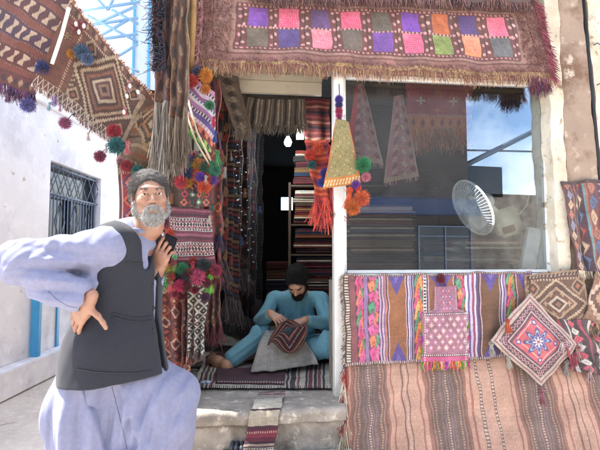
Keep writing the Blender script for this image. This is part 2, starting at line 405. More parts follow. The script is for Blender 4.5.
def rug(name, label, cat, cv, P, thick=.006, group=None, m=None):
    """P: (h,w,3) or list of 4 corners"""
    if isinstance(P, (list, tuple)): P = wavy(cv, P)
    V, Fq, c, uv, n = cloth_grid(cv, P, thick)
    o = top(name, V, Fq, m or WOOL, label, cat, group, True, c, uv); o['pin'] = 0; del o['pin']
    return o
def strands(pts, dirs, length, rad, col, seed=0, seg=3, jit=.25, curl=.15, grav=True, cjit=.15, sides=3):
    """a mesh of thin threads: pts (n,3) roots, dirs (n,3)"""
    r = np.random.default_rng(seed); pts = np.asarray(pts, float); n = len(pts); dirs = np.asarray(dirs, float)
    if dirs.ndim == 1: dirs = np.tile(dirs, (n, 1))
    L = np.asarray(length)*(1+r.uniform(-jit, jit, n)); D = dirs/np.linalg.norm(dirs, axis=1)[:, None]
    D = D+r.normal(0, curl, (n, 3)); D /= np.linalg.norm(D, axis=1)[:, None]
    a = np.cross(D, r.normal(size=(n, 3))); a /= np.linalg.norm(a, axis=1)[:, None]; b = np.cross(D, a)
    col = np.asarray([srgb(x) for x in col]) if isinstance(col, list) else np.asarray(srgb(col))[None]
    cc = col[r.integers(0, len(col), n)]*(1+r.normal(0, cjit, (n, 1))); cc = np.clip(cc, .004, .95)
    V = []; t_ = np.linspace(0, 1, seg+1); bend = r.normal(0, curl, (n, 3))
    for i, t in enumerate(t_):
        P = pts+D*(L*t)[:, None]+bend*(L*t*t)[:, None]
        if grav: P[:, 2] -= L*t*t*.18
        rr = rad*(1-.55*t)
        for k in range(sides):
            th = 2*math.pi*k/sides; V.append(P+(a*math.cos(th)+b*math.sin(th))*rr)
    V = np.stack(V, 1); m = (seg+1)*sides                      # (n, m, 3)
    base = (np.arange(n)*m)[:, None, None]
    q = np.array([[i*sides+k, i*sides+(k+1) % sides, (i+1)*sides+(k+1) % sides, (i+1)*sides+k] for i in range(seg) for k in range(sides)])
    Fq = (q[None]+base).reshape(-1, 4)
    return V.reshape(-1, 3), Fq, np.repeat(cc, m, 0)
def fringe(parent, line, dirs, length, n, rad, col, seed=0, name='fringe', **kw):
    line = np.asarray(line, float); s = np.r_[0, np.cumsum(np.linalg.norm(np.diff(line, axis=0), axis=1))]; t = np.sort(np.random.default_rng(seed+9).uniform(0, s[-1], n))
    pts = np.stack([np.interp(t, s, line[:, i]) for i in range(3)], 1)
    V, Fq, c = strands(pts, dirs, length, rad, col, seed, **kw)
    return part(name, V, Fq, WOOL, parent, True, c, np.zeros((len(V), 2)))
_tas = {}
def tassel_mesh(kind, col, seed=0):
    key = (kind, str(col), seed % 3)
    if key in _tas: return _tas[key]
    r = np.random.default_rng(seed % 3+hash(kind) % 7 if False else (seed % 3)*5+len(kind)); Vs = []; Fs = []; Cs = []; n0 = 0
    def add(V, Fq, c):
        nonlocal n0
        Vs.append(V); Fs.append(Fq+n0); Cs.append(c); n0 += len(V)
    def fib(n):
        i = np.arange(n)+.5; ph = np.arccos(1-2*i/n); th = math.pi*(1+5**.5)*i; return np.stack([np.cos(th)*np.sin(ph), np.sin(th)*np.sin(ph), np.cos(ph)], 1)
    c1 = col if isinstance(col, list) else [col]
    # unit tassel: hangs from the origin, 1 long
    if kind == 'pom':
        d = fib(1100); add(*strands(np.array([0, 0, -.5])+d*.20, d, .25, .017, c1, seed, 2, .26, .22, False, .28)); add(*strands(np.array([0, 0, -.5])+d[::9]*.02, d[::9], .30, .06, c1, seed, 2, .1, .1, False, .2)); 
        add(*strands(np.array([[0, 0, 0.]]), (0, 0, -1), .35, .03, c1, seed, 2, 0, .05))
    elif kind == 'tassel':
        d = fib(150); add(*strands(np.array([0, 0, -.2])+d*.07, d, .09, .03, c1, seed, 2, .2, .2, False, .2))
        a = r.uniform(0, 6.28, 130); rr = np.sqrt(r.uniform(0, 1, 130))*.07; pt = np.stack([np.cos(a)*rr, np.sin(a)*rr, np.full(130, -.24)], 1)
        dr = np.stack([np.cos(a)*rr*2.2, np.sin(a)*rr*2.2, np.full(130, -1.)], 1); add(*strands(pt, dr, .72, .018, c1, seed+1, 3, .12, .07, False, .2))
        add(*strands(np.array([[0, 0, 0.]]), (0, 0, -1), .16, .03, c1, seed, 2, 0, .02))
    else:  # 'long' loose threads on a cord with two bobbles
        for zz, rd in ((-.12, .05), (-.3, .065)):
            d = fib(110); add(*strands(np.array([0, 0, zz])+d*rd*.6, d, rd*.7, .016, c1, seed, 2, .2, .2, False, .2))
        add(*strands(np.array([[0, 0, 0.]]), (0, 0, -1), .4, .014, c1, seed, 2, 0, .02))
        a = r.uniform(0, 6.28, 90); rr = np.sqrt(r.uniform(0, 1, 90))*.035; pt = np.stack([np.cos(a)*rr, np.sin(a)*rr, np.full(90, -.34)], 1)
        dr = np.stack([np.cos(a)*rr*3, np.sin(a)*rr*3, np.full(90, -1.)], 1); add(*strands(pt, dr, .62, .012, c1, seed+1, 3, .15, .07, False, .2))
    V = np.concatenate(Vs); me = make_mesh('tassel', V, np.concatenate(Fs), True, np.concatenate(Cs)*.78+.012, np.zeros((len(V), 2))); me.materials.append(WOOL)
    _tas[key] = me; return me
_tn = [0]
def tassel(parent, p, size, col, kind='pom', name=None, label=None):
    """a pompom or tassel sewn to its parent textile; p is where it is tied on"""
    _tn[0] += 1; o = bpy.data.objects.new(name or ('pompom' if kind == 'pom' else 'tassel'), tassel_mesh(kind, col, _tn[0])); COL.objects.link(o)
    p = np.array(p, float)
    if parent is not None: o.parent = parent; p = p-np.array(parent.location)
    o.location = p; o.scale = (size,)*3; r = random.Random(_tn[0]); o.rotation_euler = (r.uniform(-.12, .12), r.uniform(-.12, .12), r.uniform(0, 6.28))
    if label: o['label'] = label
    return o
# ================================================================== MATERIALS of the place
M_ground = mat('dusty_concrete', '#c2bab2', .9, noise=(.8, .14), bump=(40, .5, .01), stain=[(1.3, '#a8a098', .45, .7), (14, '#d0c8be', .5, .7), (5, '#968c80', .6, .75)])
M_step = mat('worn_concrete', '#a0968a', .88, noise=(9, .2), bump=(38, .9, .012), stain=[(5, '#7c7266', .45, .62), (16, '#c8beae', .55, .68)])
M_nosing = mat('dark_nosing', '#968c80', .85, noise=(12, .25), bump=(60, .8, .006), stain=[(7, '#7c746a', .4, .6), (22, '#c4baac', .55, .7)])
M_plaster = mat('shop_plaster', '#8d8172', .92, noise=(4, .15), bump=(24, .6, .01), stain=(3, '#6b6054', .45, .65))
M_inner = mat('gloom_black_inner_wall', '#17130f', .95, noise=(3, .25), bump=(20, .5, .01))  # near-black colour stands in for deep shade on inner walls and ceiling
M_ceil = mat('ceiling_board', '#b9ae9a', .9, noise=(3, .12), bump=(14, .4, .01), stain=(2.5, '#82776a', .5, .7))
M_cream = mat('cream_peeling_paint', '#b8ab94', .75, noise=(8, .14), bump=(26, .9, .008), stain=[(6, '#76604a', .56, .62), (2.5, '#cfc5b2', .45, .6), (18, '#8d7760', .6, .68)])
M_pink = mat('stained_pink_plaster', '#94806f', .9, noise=(5, .15), bump=(22, .9, .012), stain=[(3.2, '#6b5140', .48, .62), (9, '#b5a594', .58, .68)])
M_white = mat('white_frame_paint', '#dcd9d2', .5, noise=(14, .08), bump=(40, .4, .004), stain=(11, '#8d8579', .62, .7))
M_whitewall = mat('blue_white_limewash', '#e2e3ea', .9, noise=(1.6, .06), bump=(18, .5, .008), stain=[(1.1, '#bfc0cc', .46, .7), (6, '#eceef4', .5, .75), (2.3, '#a9a39c', .6, .72), (9, '#b8b2a8', .64, .7)])
M_grille = mat('blue_grey_grille_metal', '#6c7787', .5, .6, noise=(20, .15))
M_darkpane = mat('dark_window_pane', '#2a2f36', .15, spec=.6)
M_blue = mat('sky_blue_gloss_paint', '#3f93c4', .35, noise=(9, .12), stain=(12, '#6f8fa0', .62, .7))
M_wood = mat('old_yellow_wood', '#8b6a3e', .7, noise=(8, .2), bump=(50, .6, .004), stain=(6, '#5a4329', .5, .7))
M_darkwood = mat('dark_shelf_wood', '#4a3626', .75, noise=(10, .2), bump=(40, .4, .003))
M_black = mat('black_rubber', '#191a1c', .6, bump=(60, .2, .002))

def glass_mat():
    m = bpy.data.materials.new('shop_window_glass'); m.use_nodes = True; t = m.node_tree; t.nodes.remove(t.nodes['Principled BSDF']); L = t.links
    g = t.nodes.new('ShaderNodeBsdfGlossy'); g.inputs['Roughness'].default_value = .004; g.inputs['Color'].default_value = (.86, .93, 1, 1)
    tr = t.nodes.new('ShaderNodeBsdfTransparent'); tr.inputs['Color'].default_value = (.90, .93, .93, 1)
    lw = t.nodes.new('ShaderNodeFresnel'); lw.inputs['IOR'].default_value = 1.6
    mr = t.nodes.new('ShaderNodeMapRange'); mr.inputs['From Min'].default_value = 0; mr.inputs['From Max'].default_value = 1; mr.inputs['To Min'].default_value = .14; mr.inputs['To Max'].default_value = 1
    dust = t.nodes.new('ShaderNodeBsdfDiffuse'); dust.inputs['Color'].default_value = (.5, .48, .46, 1)
    n = t.nodes.new('ShaderNodeTexNoise'); n.inputs['Scale'].default_value = 4; n.inputs['Detail'].default_value = 8
    co = t.nodes.new('ShaderNodeTexCoord'); L.new(co.outputs['Object'], n.inputs['Vector'])
    nr = t.nodes.new('ShaderNodeMapRange'); nr.inputs['From Min'].default_value = .35; nr.inputs['From Max'].default_value = .8; nr.inputs['To Min'].default_value = .004; nr.inputs['To Max'].default_value = .035
    L.new(n.outputs['Fac'], nr.inputs['Value'])
    mx = t.nodes.new('ShaderNodeMixShader'); L.new(lw.outputs[0], mr.inputs['Value']); L.new(mr.outputs[0], mx.inputs[0]); L.new(tr.outputs[0], mx.inputs[1]); L.new(g.outputs[0], mx.inputs[2])
    m2 = t.nodes.new('ShaderNodeMixShader'); L.new(nr.outputs[0], m2.inputs[0]); L.new(mx.outputs[0], m2.inputs[1]); L.new(dust.outputs[0], m2.inputs[2])
    L.new(m2.outputs[0], t.nodes['Material Output'].inputs['Surface']); return m
M_glass = glass_mat()

# ================================================================== GROUND
def ground():
    n = 120; xs = np.sinh(np.linspace(-4.2, 4.2, n))*9; X, Y = np.meshgrid(xs, xs+2, indexing='xy')
    Z = Wn(10, .15, .8, 5, 2)(np.stack([X, Y], -1))*.008; Z = np.where((Y > 1.8) & (np.abs(X) < 4), Z*.3, Z)
    V = np.stack([X, Y, Z-.01], -1).reshape(-1, 3); o = ob('ground', make_mesh('ground', V, grid_faces(n, n)[:, ::-1]), M_ground); tag(o, kind='structure')
ground()

# ================================================================== THE SHOP
FZ = .58                                    # shop floor
shop = thing('shop_building', 'open-fronted rug shop with concrete steps, doorway and big white-framed display window', 'shop', P0, FA)
def sb(name, m, boxes, bev=0.0, parent=None):
    q = MB()
    for a, b in boxes: q.box(a, b, bev)
    return q.part(name, m, parent or shop, world=False)
sL = FL(192, 230)[0]; sD0 = FL(187, 230)[0]; sP0 = FL(333, 230)[0]; sP1 = FL(343, 230)[0]; sW1 = FL(551, 200)[0]; sR = 2.9
zSill = FL(450, 272.5)[2]; zTop = FL(450, 76)[2]; zLin = FL(260, 69)[2]
ROOF = 3.3; DEEP = 4.6; LEFT = FL(152, 230)[0]
sb('left_wall', M_plaster, [((LEFT, 0.0, 0), (sD0-.03, .3, ROOF)), ((LEFT, .3, 0), (LEFT+.15, DEEP, ROOF))])
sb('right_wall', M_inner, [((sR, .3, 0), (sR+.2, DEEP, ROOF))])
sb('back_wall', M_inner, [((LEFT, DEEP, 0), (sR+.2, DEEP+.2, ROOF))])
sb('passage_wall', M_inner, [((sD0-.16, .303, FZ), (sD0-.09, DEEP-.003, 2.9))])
sb('floor', M_step, [((LEFT+.153, .0, 0.02), (sR-.003, DEEP-.003, FZ))])
sb('roof', M_plaster, [((LEFT-.15, -.12, ROOF+.003), (sR+.35, DEEP+.3, ROOF+.2))])
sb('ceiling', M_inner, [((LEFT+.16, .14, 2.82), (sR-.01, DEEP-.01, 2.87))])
sb('transom_board', M_ceil, [((FL(214, 80, -.3)[0], .30, FL(270, 93, -.3)[2]), (sP0-.02, .33, FL(270, 81, -.3)[2])), ((FL(214, 80, -.3)[0], .28, FL(270, 81, -.3)[2]+.004), (sP0-.02, .34, 2.818))])
sb('lintel', M_plaster, [((sD0-.027, 0.0, zLin+.02), (sW1+.04, .12, ROOF))])
sb('wall_under_window', M_plaster, [((sP0+.003, -.015, 0.02), (sR-.01, .17, zSill-.05))])
sb('window_sill', M_white, [((sP1-.01, -.055, zSill-.045), (sW1+.05, .16, zSill-.008))], .004)
sb('door_post', M_white, [((sP0, -.045, FZ-.005), (sP1, .035, zLin+.015))], .005)
fr = sb('window_frame', M_white, [((sP1+.003, .03, zSill), (sP1+.03, .075, zTop)), ((sW1-.012, .03, zSill), (sW1+.016, .075, zTop)), ((sP1+.033, .03, zSill-.004), (sW1-.015, .075, zSill+.016)), ((sP1+.033, .03, zTop-.03), (sW1-.015, .075, zTop))], .003)
q = MB(); q.box((sP1+.02, .05, zSill+.01), (sW1-.005, .055, zTop-.01)); q.part('window_pane', M_glass, fr, world=False)
# right hand jamb and stained pier, both leaning a little outwards at the foot as in the photo
def leaning(name, m, p4, t0, t1, bev=.006, seed=0):
    (x0, y0), (x1, y1), (x2, y2), (x3, y3) = p4
    a = [FL(x0, y0, -t0), FL(x1, y1, -t0), FL(x2, y2, -t0), FL(x3, y3, -t0)]
    n = 46; V = []; 
    for k, tt in enumerate((t0, t1)):
        for i in range(n):
            v = i/(n-1)
            for u in (0, 1):
                l = a[0] if u == 0 else a[1]; r_ = a[3] if u == 0 else a[2]
                p = l*(1-v)+r_*v; j = math.sin(i*1.7+seed+u*2)*.004+math.sin(i*.6+seed*3+u)*.005
                V.append((p[0]+j, tt, p[2]))
    Fs = []
    m_ = 2*n
    for i in range(n-1):
        b = i*2; Fs += [(b, b+2, b+3, b+1), (m_+b, m_+b+1, m_+b+3, m_+b+2), (b, m_+b, m_+b+2, b+2), (b+1, b+3, m_+b+3, m_+b+1)]
    Fs += [(0, 1, m_+1, m_), (m_-2, 2*m_-2, 2*m_-1, m_-1)]
    return part(name, V, Fs, m, shop, False, world=False)
leaning('window_jamb', M_cream, [(543, -25), (557, -25), (572, 300), (560, 300)], -.05, .14, seed=1)
leaning('stained_pier', M_pink, [(557, -25), (580, -25), (612, 330), (573, 330)], -.03, .14, seed=4)
leaning('right_front_wall', M_cream, [(584, -25), (760, -25), (800, 330), (616, 330)], -.02, .14, seed=6)
a = FL(581, -25, .03); b = FL(613, 330, .03); q = MB(); q.tube([a, (a+b)/2+np.array([.006, 0, 0]), b], .011, 8); q.part('drain_pipe', M_black, shop, smooth=True, world=False)
# rusty hooks on the pier
for (x, y) in ((594, 45), (597, 85)):
    p = FL(x, y, .02); q = MB(); q.tube([p+np.array([0, .02, 0]), p+np.array([0, -.03, 0]), p+np.array([.012, -.045, -.02]), p+np.array([.02, -.03, -.04])], .004, 6); q.part('hook', M_grille, shop, True, world=False)
# steps
def rough_slab(name, m, s0, s1, t0, t1, z0, z1, seed, amp=.007):
    """a cast slab with chipped, rounded front edge: profile swept along the shop front"""
    n = 150; prof = [(t1, z1), (t0+.10, z1), (t0+.04, z1), (t0+.018, z1-.002), (t0+.005, z1-.010), (t0, z1-.024)]+[(t0+.001*k, z1-.03-(z1-.03-z0)*k/8) for k in range(9)]+[(t1, z0)]
    m_ = len(prof); ss = np.linspace(s0, s1, n); V = np.zeros((n, m_, 3)); V[..., 0] = ss[:, None]; V[..., 1] = [p[0] for p in prof]; V[..., 2] = [p[1] for p in prof]
    w1 = Wn(24, 1.5, 14, seed); w2 = Wn(24, 2, 16, seed+1); d = w1(V)*amp; d2 = w2(V)*amp
    ed = np.zeros(m_); ed[2:-1] = 1; V[..., 1] += d*ed; V[..., 2] += d2*ed*.5*(np.arange(m_) < 8)
    chip = np.clip(Wn(16, 3, 12, seed+7, 1)(ss[:, None])-.9, 0, 2)*.014
    V[:, 3:6, 2] -= chip[:, None]; V[:, 3:6, 1] += chip[:, None]
    i = np.arange(n*m_).reshape(n, m_); Fq = np.stack([i[:-1, :-1], i[1:, :-1], i[1:, 1:], i[:-1, 1:]], -1).reshape(-1, 4)
    Fs = [tuple(f) for f in Fq]+[tuple(i[0, ::-1]), tuple(i[-1, :])]
    return part(name, V.reshape(-1, 3), Fs, m, shop, True, world=False)
tE = -FL(270, 402, 0)[1]
tEdge = -.24
rough_slab('threshold_slab', M_nosing, LEFT-.02, sP0+.03, tEdge, -.003, FZ-.075, FZ, 3)
rough_slab('upper_riser', M_step, LEFT, sP0+.02, tEdge+.035, -.006, .02, FZ-.077, 11, .010)
rough_slab('lower_step', M_step, LEFT-.05, sP0+.06, tEdge-.36, tEdge+.028, .02, .345, 17, .008)

# interior lamp seen high in the passage, and a lit opening lower down
def emis(name, c, s): return mat(name, '#ffffff', .5, emit=(c, s))
pb = W(288, 141, 3.75)
bulb = thing('light_bulb', 'lit bare bulb hanging from the ceiling in the dark passage', 'light bulb', pb)
q = MB(); q.lathe([(.001, -.045), (.018, -.042), (.029, -.025), (.031, -.008), (.024, .012), (.014, .028), (.012, .034)], 20, c=pb); q.part('glass_bulb', emis('bulb_glow', (.75, .88, 1), 60), bulb, True)
q = MB(); q.lathe([(.014, .034), (.016, .036), (.016, .075), (.006, .08)], 14, c=pb); q.part('bulb_holder', M_black, bulb, True)
q = MB(); q.tube([pb+np.array([0, 0, .08]), pb+np.array([.004, 0, .3]), np.array([pb[0], pb[1], 2.815])], .003, 6); q.part('flex', M_black, bulb, True)
ld = bpy.data.lights.new('bulb_light', 'POINT'); ld.energy = 5.0; ld.color = (.8, .9, 1); ld.shadow_soft_size = .03
lo = bpy.data.objects.new('bulb_light', ld); COL.objects.link(lo); lo.parent = bulb; lo.location = (0, 0, -.06)
pw = W(287, 204, 7.2)
scr = thing('lit_screen', 'small glowing bluish white screen deep in the dark passage', 'screen', pw)
q = MB(); q.obox(pw, (.105, .03, .12), np.eye(3), .006); q.part('screen_case', M_black, scr)
q = MB(); q.obox(pw-np.array([.0, .033, 0]), (.09, .002, .10), np.eye(3)); q.part('screen_panel', emis('screen_glow', (.6, .8, 1), 3.2), scr)
q = MB(); q.tube([pw+np.array([0, .03, .0]), pw+np.array([0, .35, 0])], .02, 8); q.part('wall_bracket', M_black, scr)

# ================================================================== WHITE HOUSE to the left with its barred window
WX = -3.05
house = thing('white_house', 'pale blue-white rendered house with a barred window left of the rug shop', 'house', (WX-2.0, 6, 0))
wy0 = 5.45; wy1 = 6.85; wz1 = 2.58; wz0 = 1.22
def hp(name, m, bxl, bev=0, parent=None):
    q = MB()
    for a, b in bxl: q.box(a, b, bev)
    return q.part(name, m, parent or house)
TH = .24
hp('wall', M_whitewall, [((WX-TH, 2.2, 0), (WX, wy0, 3.2)), ((WX-TH, wy1, 0), (WX, 8.3, 3.2)), ((WX-TH, wy0, 0), (WX, wy1, wz0)), ((WX-TH, wy0, wz1), (WX, wy1, 3.2)), ((WX-4, 8.06, 0), (WX-TH-.003, 8.3, 3.2))])
hp('roof', M_whitewall, [((WX-4.1, 2.15, 3.203), (WX+.06, 8.4, 3.33))])
wf = hp('window', M_grille, [((WX-.14, wy0+.003, wz0+.003), (WX-.08, wy0+.06, wz1-.003)), ((WX-.14, wy1-.06, wz0+.003), (WX-.08, wy1-.003, wz1-.003)), ((WX-.14, wy0+.063, wz1-.06), (WX-.08, wy1-.063, wz1-.003)), ((WX-.14, wy0+.063, wz0+.003), (WX-.08, wy1-.063, wz0+.06)), ((WX-.138, wy0+.063, 2.15), (WX-.082, wy1-.063, 2.2)), ((WX-.137, (wy0+wy1)/2-.025, wz0+.063), (WX-.083, (wy0+wy1)/2+.025, 2.148))])
hp('pane', M_darkpane, [((WX-.16, wy0+.004, wz0+.004), (WX-.145, wy1-.004, wz1-.004))], 0, wf)
q = MB()
for i in range(15):
    y = wy0+.1+i*(wy1-wy0-.2)/14; q.tube([(WX-.05, y, wz0+.02), (WX-.05, y, 2.17)], .008, 6)
for i in range(6):
    y = wy0+.1+i*(wy1-wy0-.2)/5; q.tube([(WX-.05, y, 2.2), (WX-.05, y+.115, 2.38), (WX-.05, y, 2.56)], .008, 6); q.tube([(WX-.05, y+.22, 2.2), (WX-.05, y+.115, 2.38), (WX-.05, y+.22, 2.56)], .008, 6)
for i in range(3):
    y = wy0+.33+i*.38; q.tube([(WX-.045, y-.12, 1.85), (WX-.045, y, 2.1), (WX-.045, y+.12, 1.85), (WX-.045, y, 1.6), (WX-.045, y-.12, 1.85)], .009, 6)
for z in (wz0+.06, 1.6, 2.18, wz1-.05): q.tube([(WX-.05, wy0+.01, z), (WX-.05, wy1-.01, z)], .010, 6)
q.part('window_grille', M_grille, wf, True)
hp('plinth', M_whitewall, [((WX+.003, 2.2, 0), (WX+.16, 8.3, .28))], .01)

# white post with blue edges and the blue truss of an awning, against the sky
px = W(146, 40, 6.2)
post = thing('white_post', 'white post with a sky-blue edge rising between house and rug shop', 'post', (px[0], 6.2, 0))
q = MB(); q.box((px[0]-.14, 6.13, 0), (px[0]+.10, 6.33, 5.2), .01); q.part('shaft', mat('white_post_paint', '#aeb6c4', .6, noise=(5, .06)), post)
q = MB(); q.box((px[0]-.155, 6.10, 0), (px[0]-.13, 6.127, 5.2)); q.box((px[0]+.06, 6.10, 0), (px[0]+.085, 6.127, 5.2)); q.part('edging', M_blue, post)
q = MB()
def seg(x0, y0, x1, y1, d0=5.6, d1=5.6, r=.02): q.tube([W(x0, y0, d0), W(x1, y1, d1)], r, 6)
seg(60, 14, 140, 2); seg(60, 30, 138, 18); seg(88, 16, 138, 42); seg(95, 24, 137, 6); seg(118, 56, 138, 44); seg(60, 45, 138, 34); seg(112, 10, 138, 24)
seg(100, 36, 128, 20); seg(124, 66, 139, 72, r=.016); seg(60, -12, 140, -20); seg(84, -14, 108, 10); seg(120, -16, 108, 10); seg(120, -16, 134, 4)
q.top('awning_truss', mat('veil_paled_blue_paint', '#6f93b4', .5), 'sky-blue welded metal truss against the white sky', 'truss', smooth=True)  # blue muted in the paint colour to imitate the sun's bright veil

# blue metal stand beside the white house
bs = W(37, 330, 5.2)
st = thing('metal_stand', 'sky-blue metal stand with square legs by the white house', 'stand', (bs[0]+.1, 5.2, 0))
for (x, y, x2) in ((33, 5.15, 41), (55, 5.7, 59)):
    a = W(x, 300, y); b = W(x2, 300, y); q = MB(); q.box((a[0], y-.03, 0.0), (b[0], y+.03, 1.16), .004); q.part('leg', M_blue, st)
a = W(31, 300, 5.15); q = MB(); q.box((WX+.17, 5.1, 1.163), (W(61, 300, 5.6)[0], 5.76, 1.20), .005); q.part('tray', M_blue, st)

# ================================================================== ACROSS THE STREET (seen only as a reflection in the shop window)
def refl(px, py, D):
    d = ray(px, py); p = F(px, py, -.05); r = d-2*np.dot(d, N)*N; t = (-D-p[1])/r[1]; return p+r*t
M_brick = mat('grey_brown_brick', '#74645a', .9, noise=(6, .2), bump=(30, .6, .01), stain=(1.5, '#5b4f49', .45, .65))
M_shut = mat('dark_blue_shutter_paint', '#16294a', .5, noise=(4, .15))
def brick_mat():
    m = bpy.data.materials.new('street_brick'); m.use_nodes = True; t = m.node_tree; b = t.nodes['Principled BSDF']; b.inputs['Roughness'].default_value = .9
    br = t.nodes.new('ShaderNodeTexBrick'); br.inputs['Scale'].default_value = 3.0; br.inputs['Color1'].default_value = (.05, .044, .04, 1); br.inputs['Color2'].default_value = (.072, .06, .053, 1); br.inputs['Mortar'].default_value = (.033, .03, .027, 1)
    br.inputs['Mortar Size'].default_value = .025
    co = t.nodes.new('ShaderNodeTexCoord'); mp = t.nodes.new('ShaderNodeMapping'); mp.inputs['Rotation'].default_value = (math.pi/2, 0, 0); t.links.new(co.outputs['Object'], mp.inputs['Vector']); t.links.new(mp.outputs[0], br.inputs['Vector'])
    t.links.new(br.outputs['Color'], b.inputs['Base Color']); return m
M_sbrick = brick_mat()
D = 6.0
a = refl(345, 200, D); b = refl(466, 100, D); x0, x1 = sorted((a[0], b[0])); zt = 7.5
opp = thing('brick_building', 'grey-brown brick building across the street, reflected in the shop window', 'building', ((x0+x1)/2, -D-2, 0))
q = MB(); q.box((x0-4.0, -D-4, 0), (x1, -D, zt)); q.part('wall', M_sbrick, opp)
zb1 = refl(440, 200, D)[2]; zb0 = refl(440, 216, D)[2]
q = MB(); q.box((x0-4, -D+.003, zb0), (x1+.2, -D+.35, zb1), .02); q.part('shop_fascia', M_shut, opp)
dx0, dx1 = sorted((refl(418, 240, D)[0], refl(470, 240, D)[0])); dz = refl(440, 226, D)[2]
q = MB(); q.box((dx0, -D+.004, 0.01), (dx1, -D+.03, dz)); q.part('shop_front', M_darkpane, opp)
q = MB()
for z in (dz, dz-.28): q.box((dx0, -D+.033, z-.03), (dx1, -D+.07, z))
for k in (0, .5, 1): x = dx0+(dx1-dx0)*k; q.box((x-.018, -D+.034, .01), (x+.018, -D+.072, dz-.003))
q.part('window_bars', M_grille, opp)
# low building further on with a water tank panel, and the sloping girder
a = refl(470, 200, 9); b = refl(560, 200, 9); x0b, x1b = sorted((a[0], b[0]))
low = thing('low_building', 'low dark-roofed building across the street, reflected lower right in the shop window', 'building', ((x0b+x1b)/2, -11, 0))
q = MB(); q.box((x1+.4 if x1+.4 < x0b else x0b, -12, 0), (x1b+4, -9, refl(500, 194, 9)[2])); q.part('wall', M_plaster, low)
a1 = refl(462, 168, 9); b1 = refl(502, 162, 9)
q = MB(); q.box((min(a1[0], b1[0]), -9.3, refl(480, 197, 9)[2]), (max(a1[0], b1[0]), -9.0, refl(480, 166, 9)[2]), .01); q.part('roof_panel', M_darkpane, low)
q = MB(); q.tube([refl(462, 167, 6.5), refl(552, 122, 6.5)], .09, 6); q.tube([refl(462, 150, 6.5), refl(552, 152, 6.5)], .03, 6); q.tube([refl(552, 122, 6.5), (refl(552, 122, 6.5)[0], -6.5, 0)], .07, 6)
q.top('street_girder', M_grille, 'sloping metal girder on a pole across the street, reflected in the window', 'girder', smooth=True)
# ================================================================== TEXTILES ON THE SHOP FRONT
# ---- valance over door and window
c4 = [F(203, -14, .06), F(533, 0, .06), F(553, 79, .10), F(197, 63, .10)]
cv = Cv(2.15, .46, '#7c524c')
def valance():
    cv.age(.10, 3, (6, 30))
    cv.rect(.03, .16, .965, .84, '#8e685e').rect(.095, .2, .915, .80, '#522c2e')
    cv.border(.004, '#5c3534', .034)
    cols = [('#6a3b9a', '#5d5349'), ('#e2416f', '#4a3a78'), ('#4f3566', '#f06a80'), ('#ea4a72', '#59504a'), ('#57514a', '#6b4096'), ('#6b35a0', '#e04a78'), ('#b0542e', '#6f8a3a'), ('#46306e', '#f07a42'), ('#f0587a', '#5a5c60')]
    n = 9; u0, u1 = .112, .905
    for i, (A, B) in enumerate(cols):
        uc = u0+(u1-u0)*(i+.5)/n; hw = .0275
        cv.rect(uc-hw, .245, uc+hw, .485, A); cv.rect(uc-hw, .515, uc+hw, .755, B)
        for (cc, v0, v1) in ((A, .245, .485), (B, .515, .755)):
            if cc in ('#e2416f', '#f06a80', '#ea4a72', '#e04a78', '#f0587a', '#f07a42', '#6f8a3a'):
                m = (cv.U > uc-hw) & (cv.U < uc+hw) & (cv.V > v0) & (cv.V < v1) & (((cv.U*cv.asp*38+cv.V*38) % 1 < .45) & ((cv.U*cv.asp*38-cv.V*38) % 1 < .5)); cv.a[m] = cv.a[m]*.5+srgb('#ffc0c0')*.5
        # stepped little gate between the two rows
    for i in range(n+1):
        ug = u0+(u1-u0)*i/n
        cv.rect(ug-.0135, .22, ug+.0135, .78, '#5b2f31')
        iv = (cv.V > .25) & (cv.V < .75)
        for du_, c_, ph_ in ((-.0065, '#c8868c', 0), (.0065, '#d09a94', .25)): cv.mask((np.hypot((cv.U-ug-du_)*cv.asp*1.0, (((cv.V*9+ph_) % 1)-.5)/9) < .020) & iv, c_)
        cv.mask((np.abs(cv.U-ug) < .0012) & iv, '#241418')
    cv.hdash(.5, .012, 90, '#c98a86', .5, .1, .91); cv.hdash(.222, .01, 80, '#b97b78', .5, .1, .91); cv.hdash(.775, .01, 80, '#b97b78', .5, .1, .91)
    cv.rect(0, 0, 1, .05, '#553433'); cv.hdash(.1, .02, 120, '#a98078', .5); cv.rect(0, .93, 1, .975, '#b08d5e')
    cv.age(.16, 9)
valance()
P = wavy(cv, c4, [(.012, 3.2, .3, 0), (.007, 8.5, 1, 1)], .006, (1, 5), .006, 4)
val = rug('valance_rug', 'long mauve rug with two rows of coloured squares across the top of the shop front', 'rug', cv, P, .008)
_r = np.random.default_rng(2); _m = np.where(((cv.U < .085) | (cv.U > .925) | (cv.V < .14) | (cv.V > .88)) & (_r.random(cv.U.shape) < .22)); _pp = P[_m]+N*.002
V_, F_, c_ = strands(_pp, unit(N*.6+np.array([0, 0, -.8])), .020, .0016, ['#8a5a52', '#6a403c', '#a07a6c', '#7a4a4a'], 3, 2, .4, .5); part('shaggy_border', V_, F_, WOOL, val, True, c_, np.zeros((len(V_), 2)))
bot = P[-1]; fringe(val, bot+np.array([0, 0, .01]), (0, -.05, -1), .052, 1500, .0022, ['#9a6a5c', '#a9845e', '#7f4b48', '#c4a579'], 1)
fringe(val, P[1]+N*.006, unit(N*.5+np.array([0, 0, .4])), .035, 900, .003, ['#8a5653', '#75413f', '#a0706a'], 2, name='top_ruffle')
for k, u in enumerate(np.linspace(.935, .99, 8)):
    fringe(val, P[-1, int(u*cv.w)-8:int(u*cv.w)], (0, -.1, -1), .085, 26, .0028, ['#5e2a35', '#7c3a4a', '#4a3a60'], 30+k)
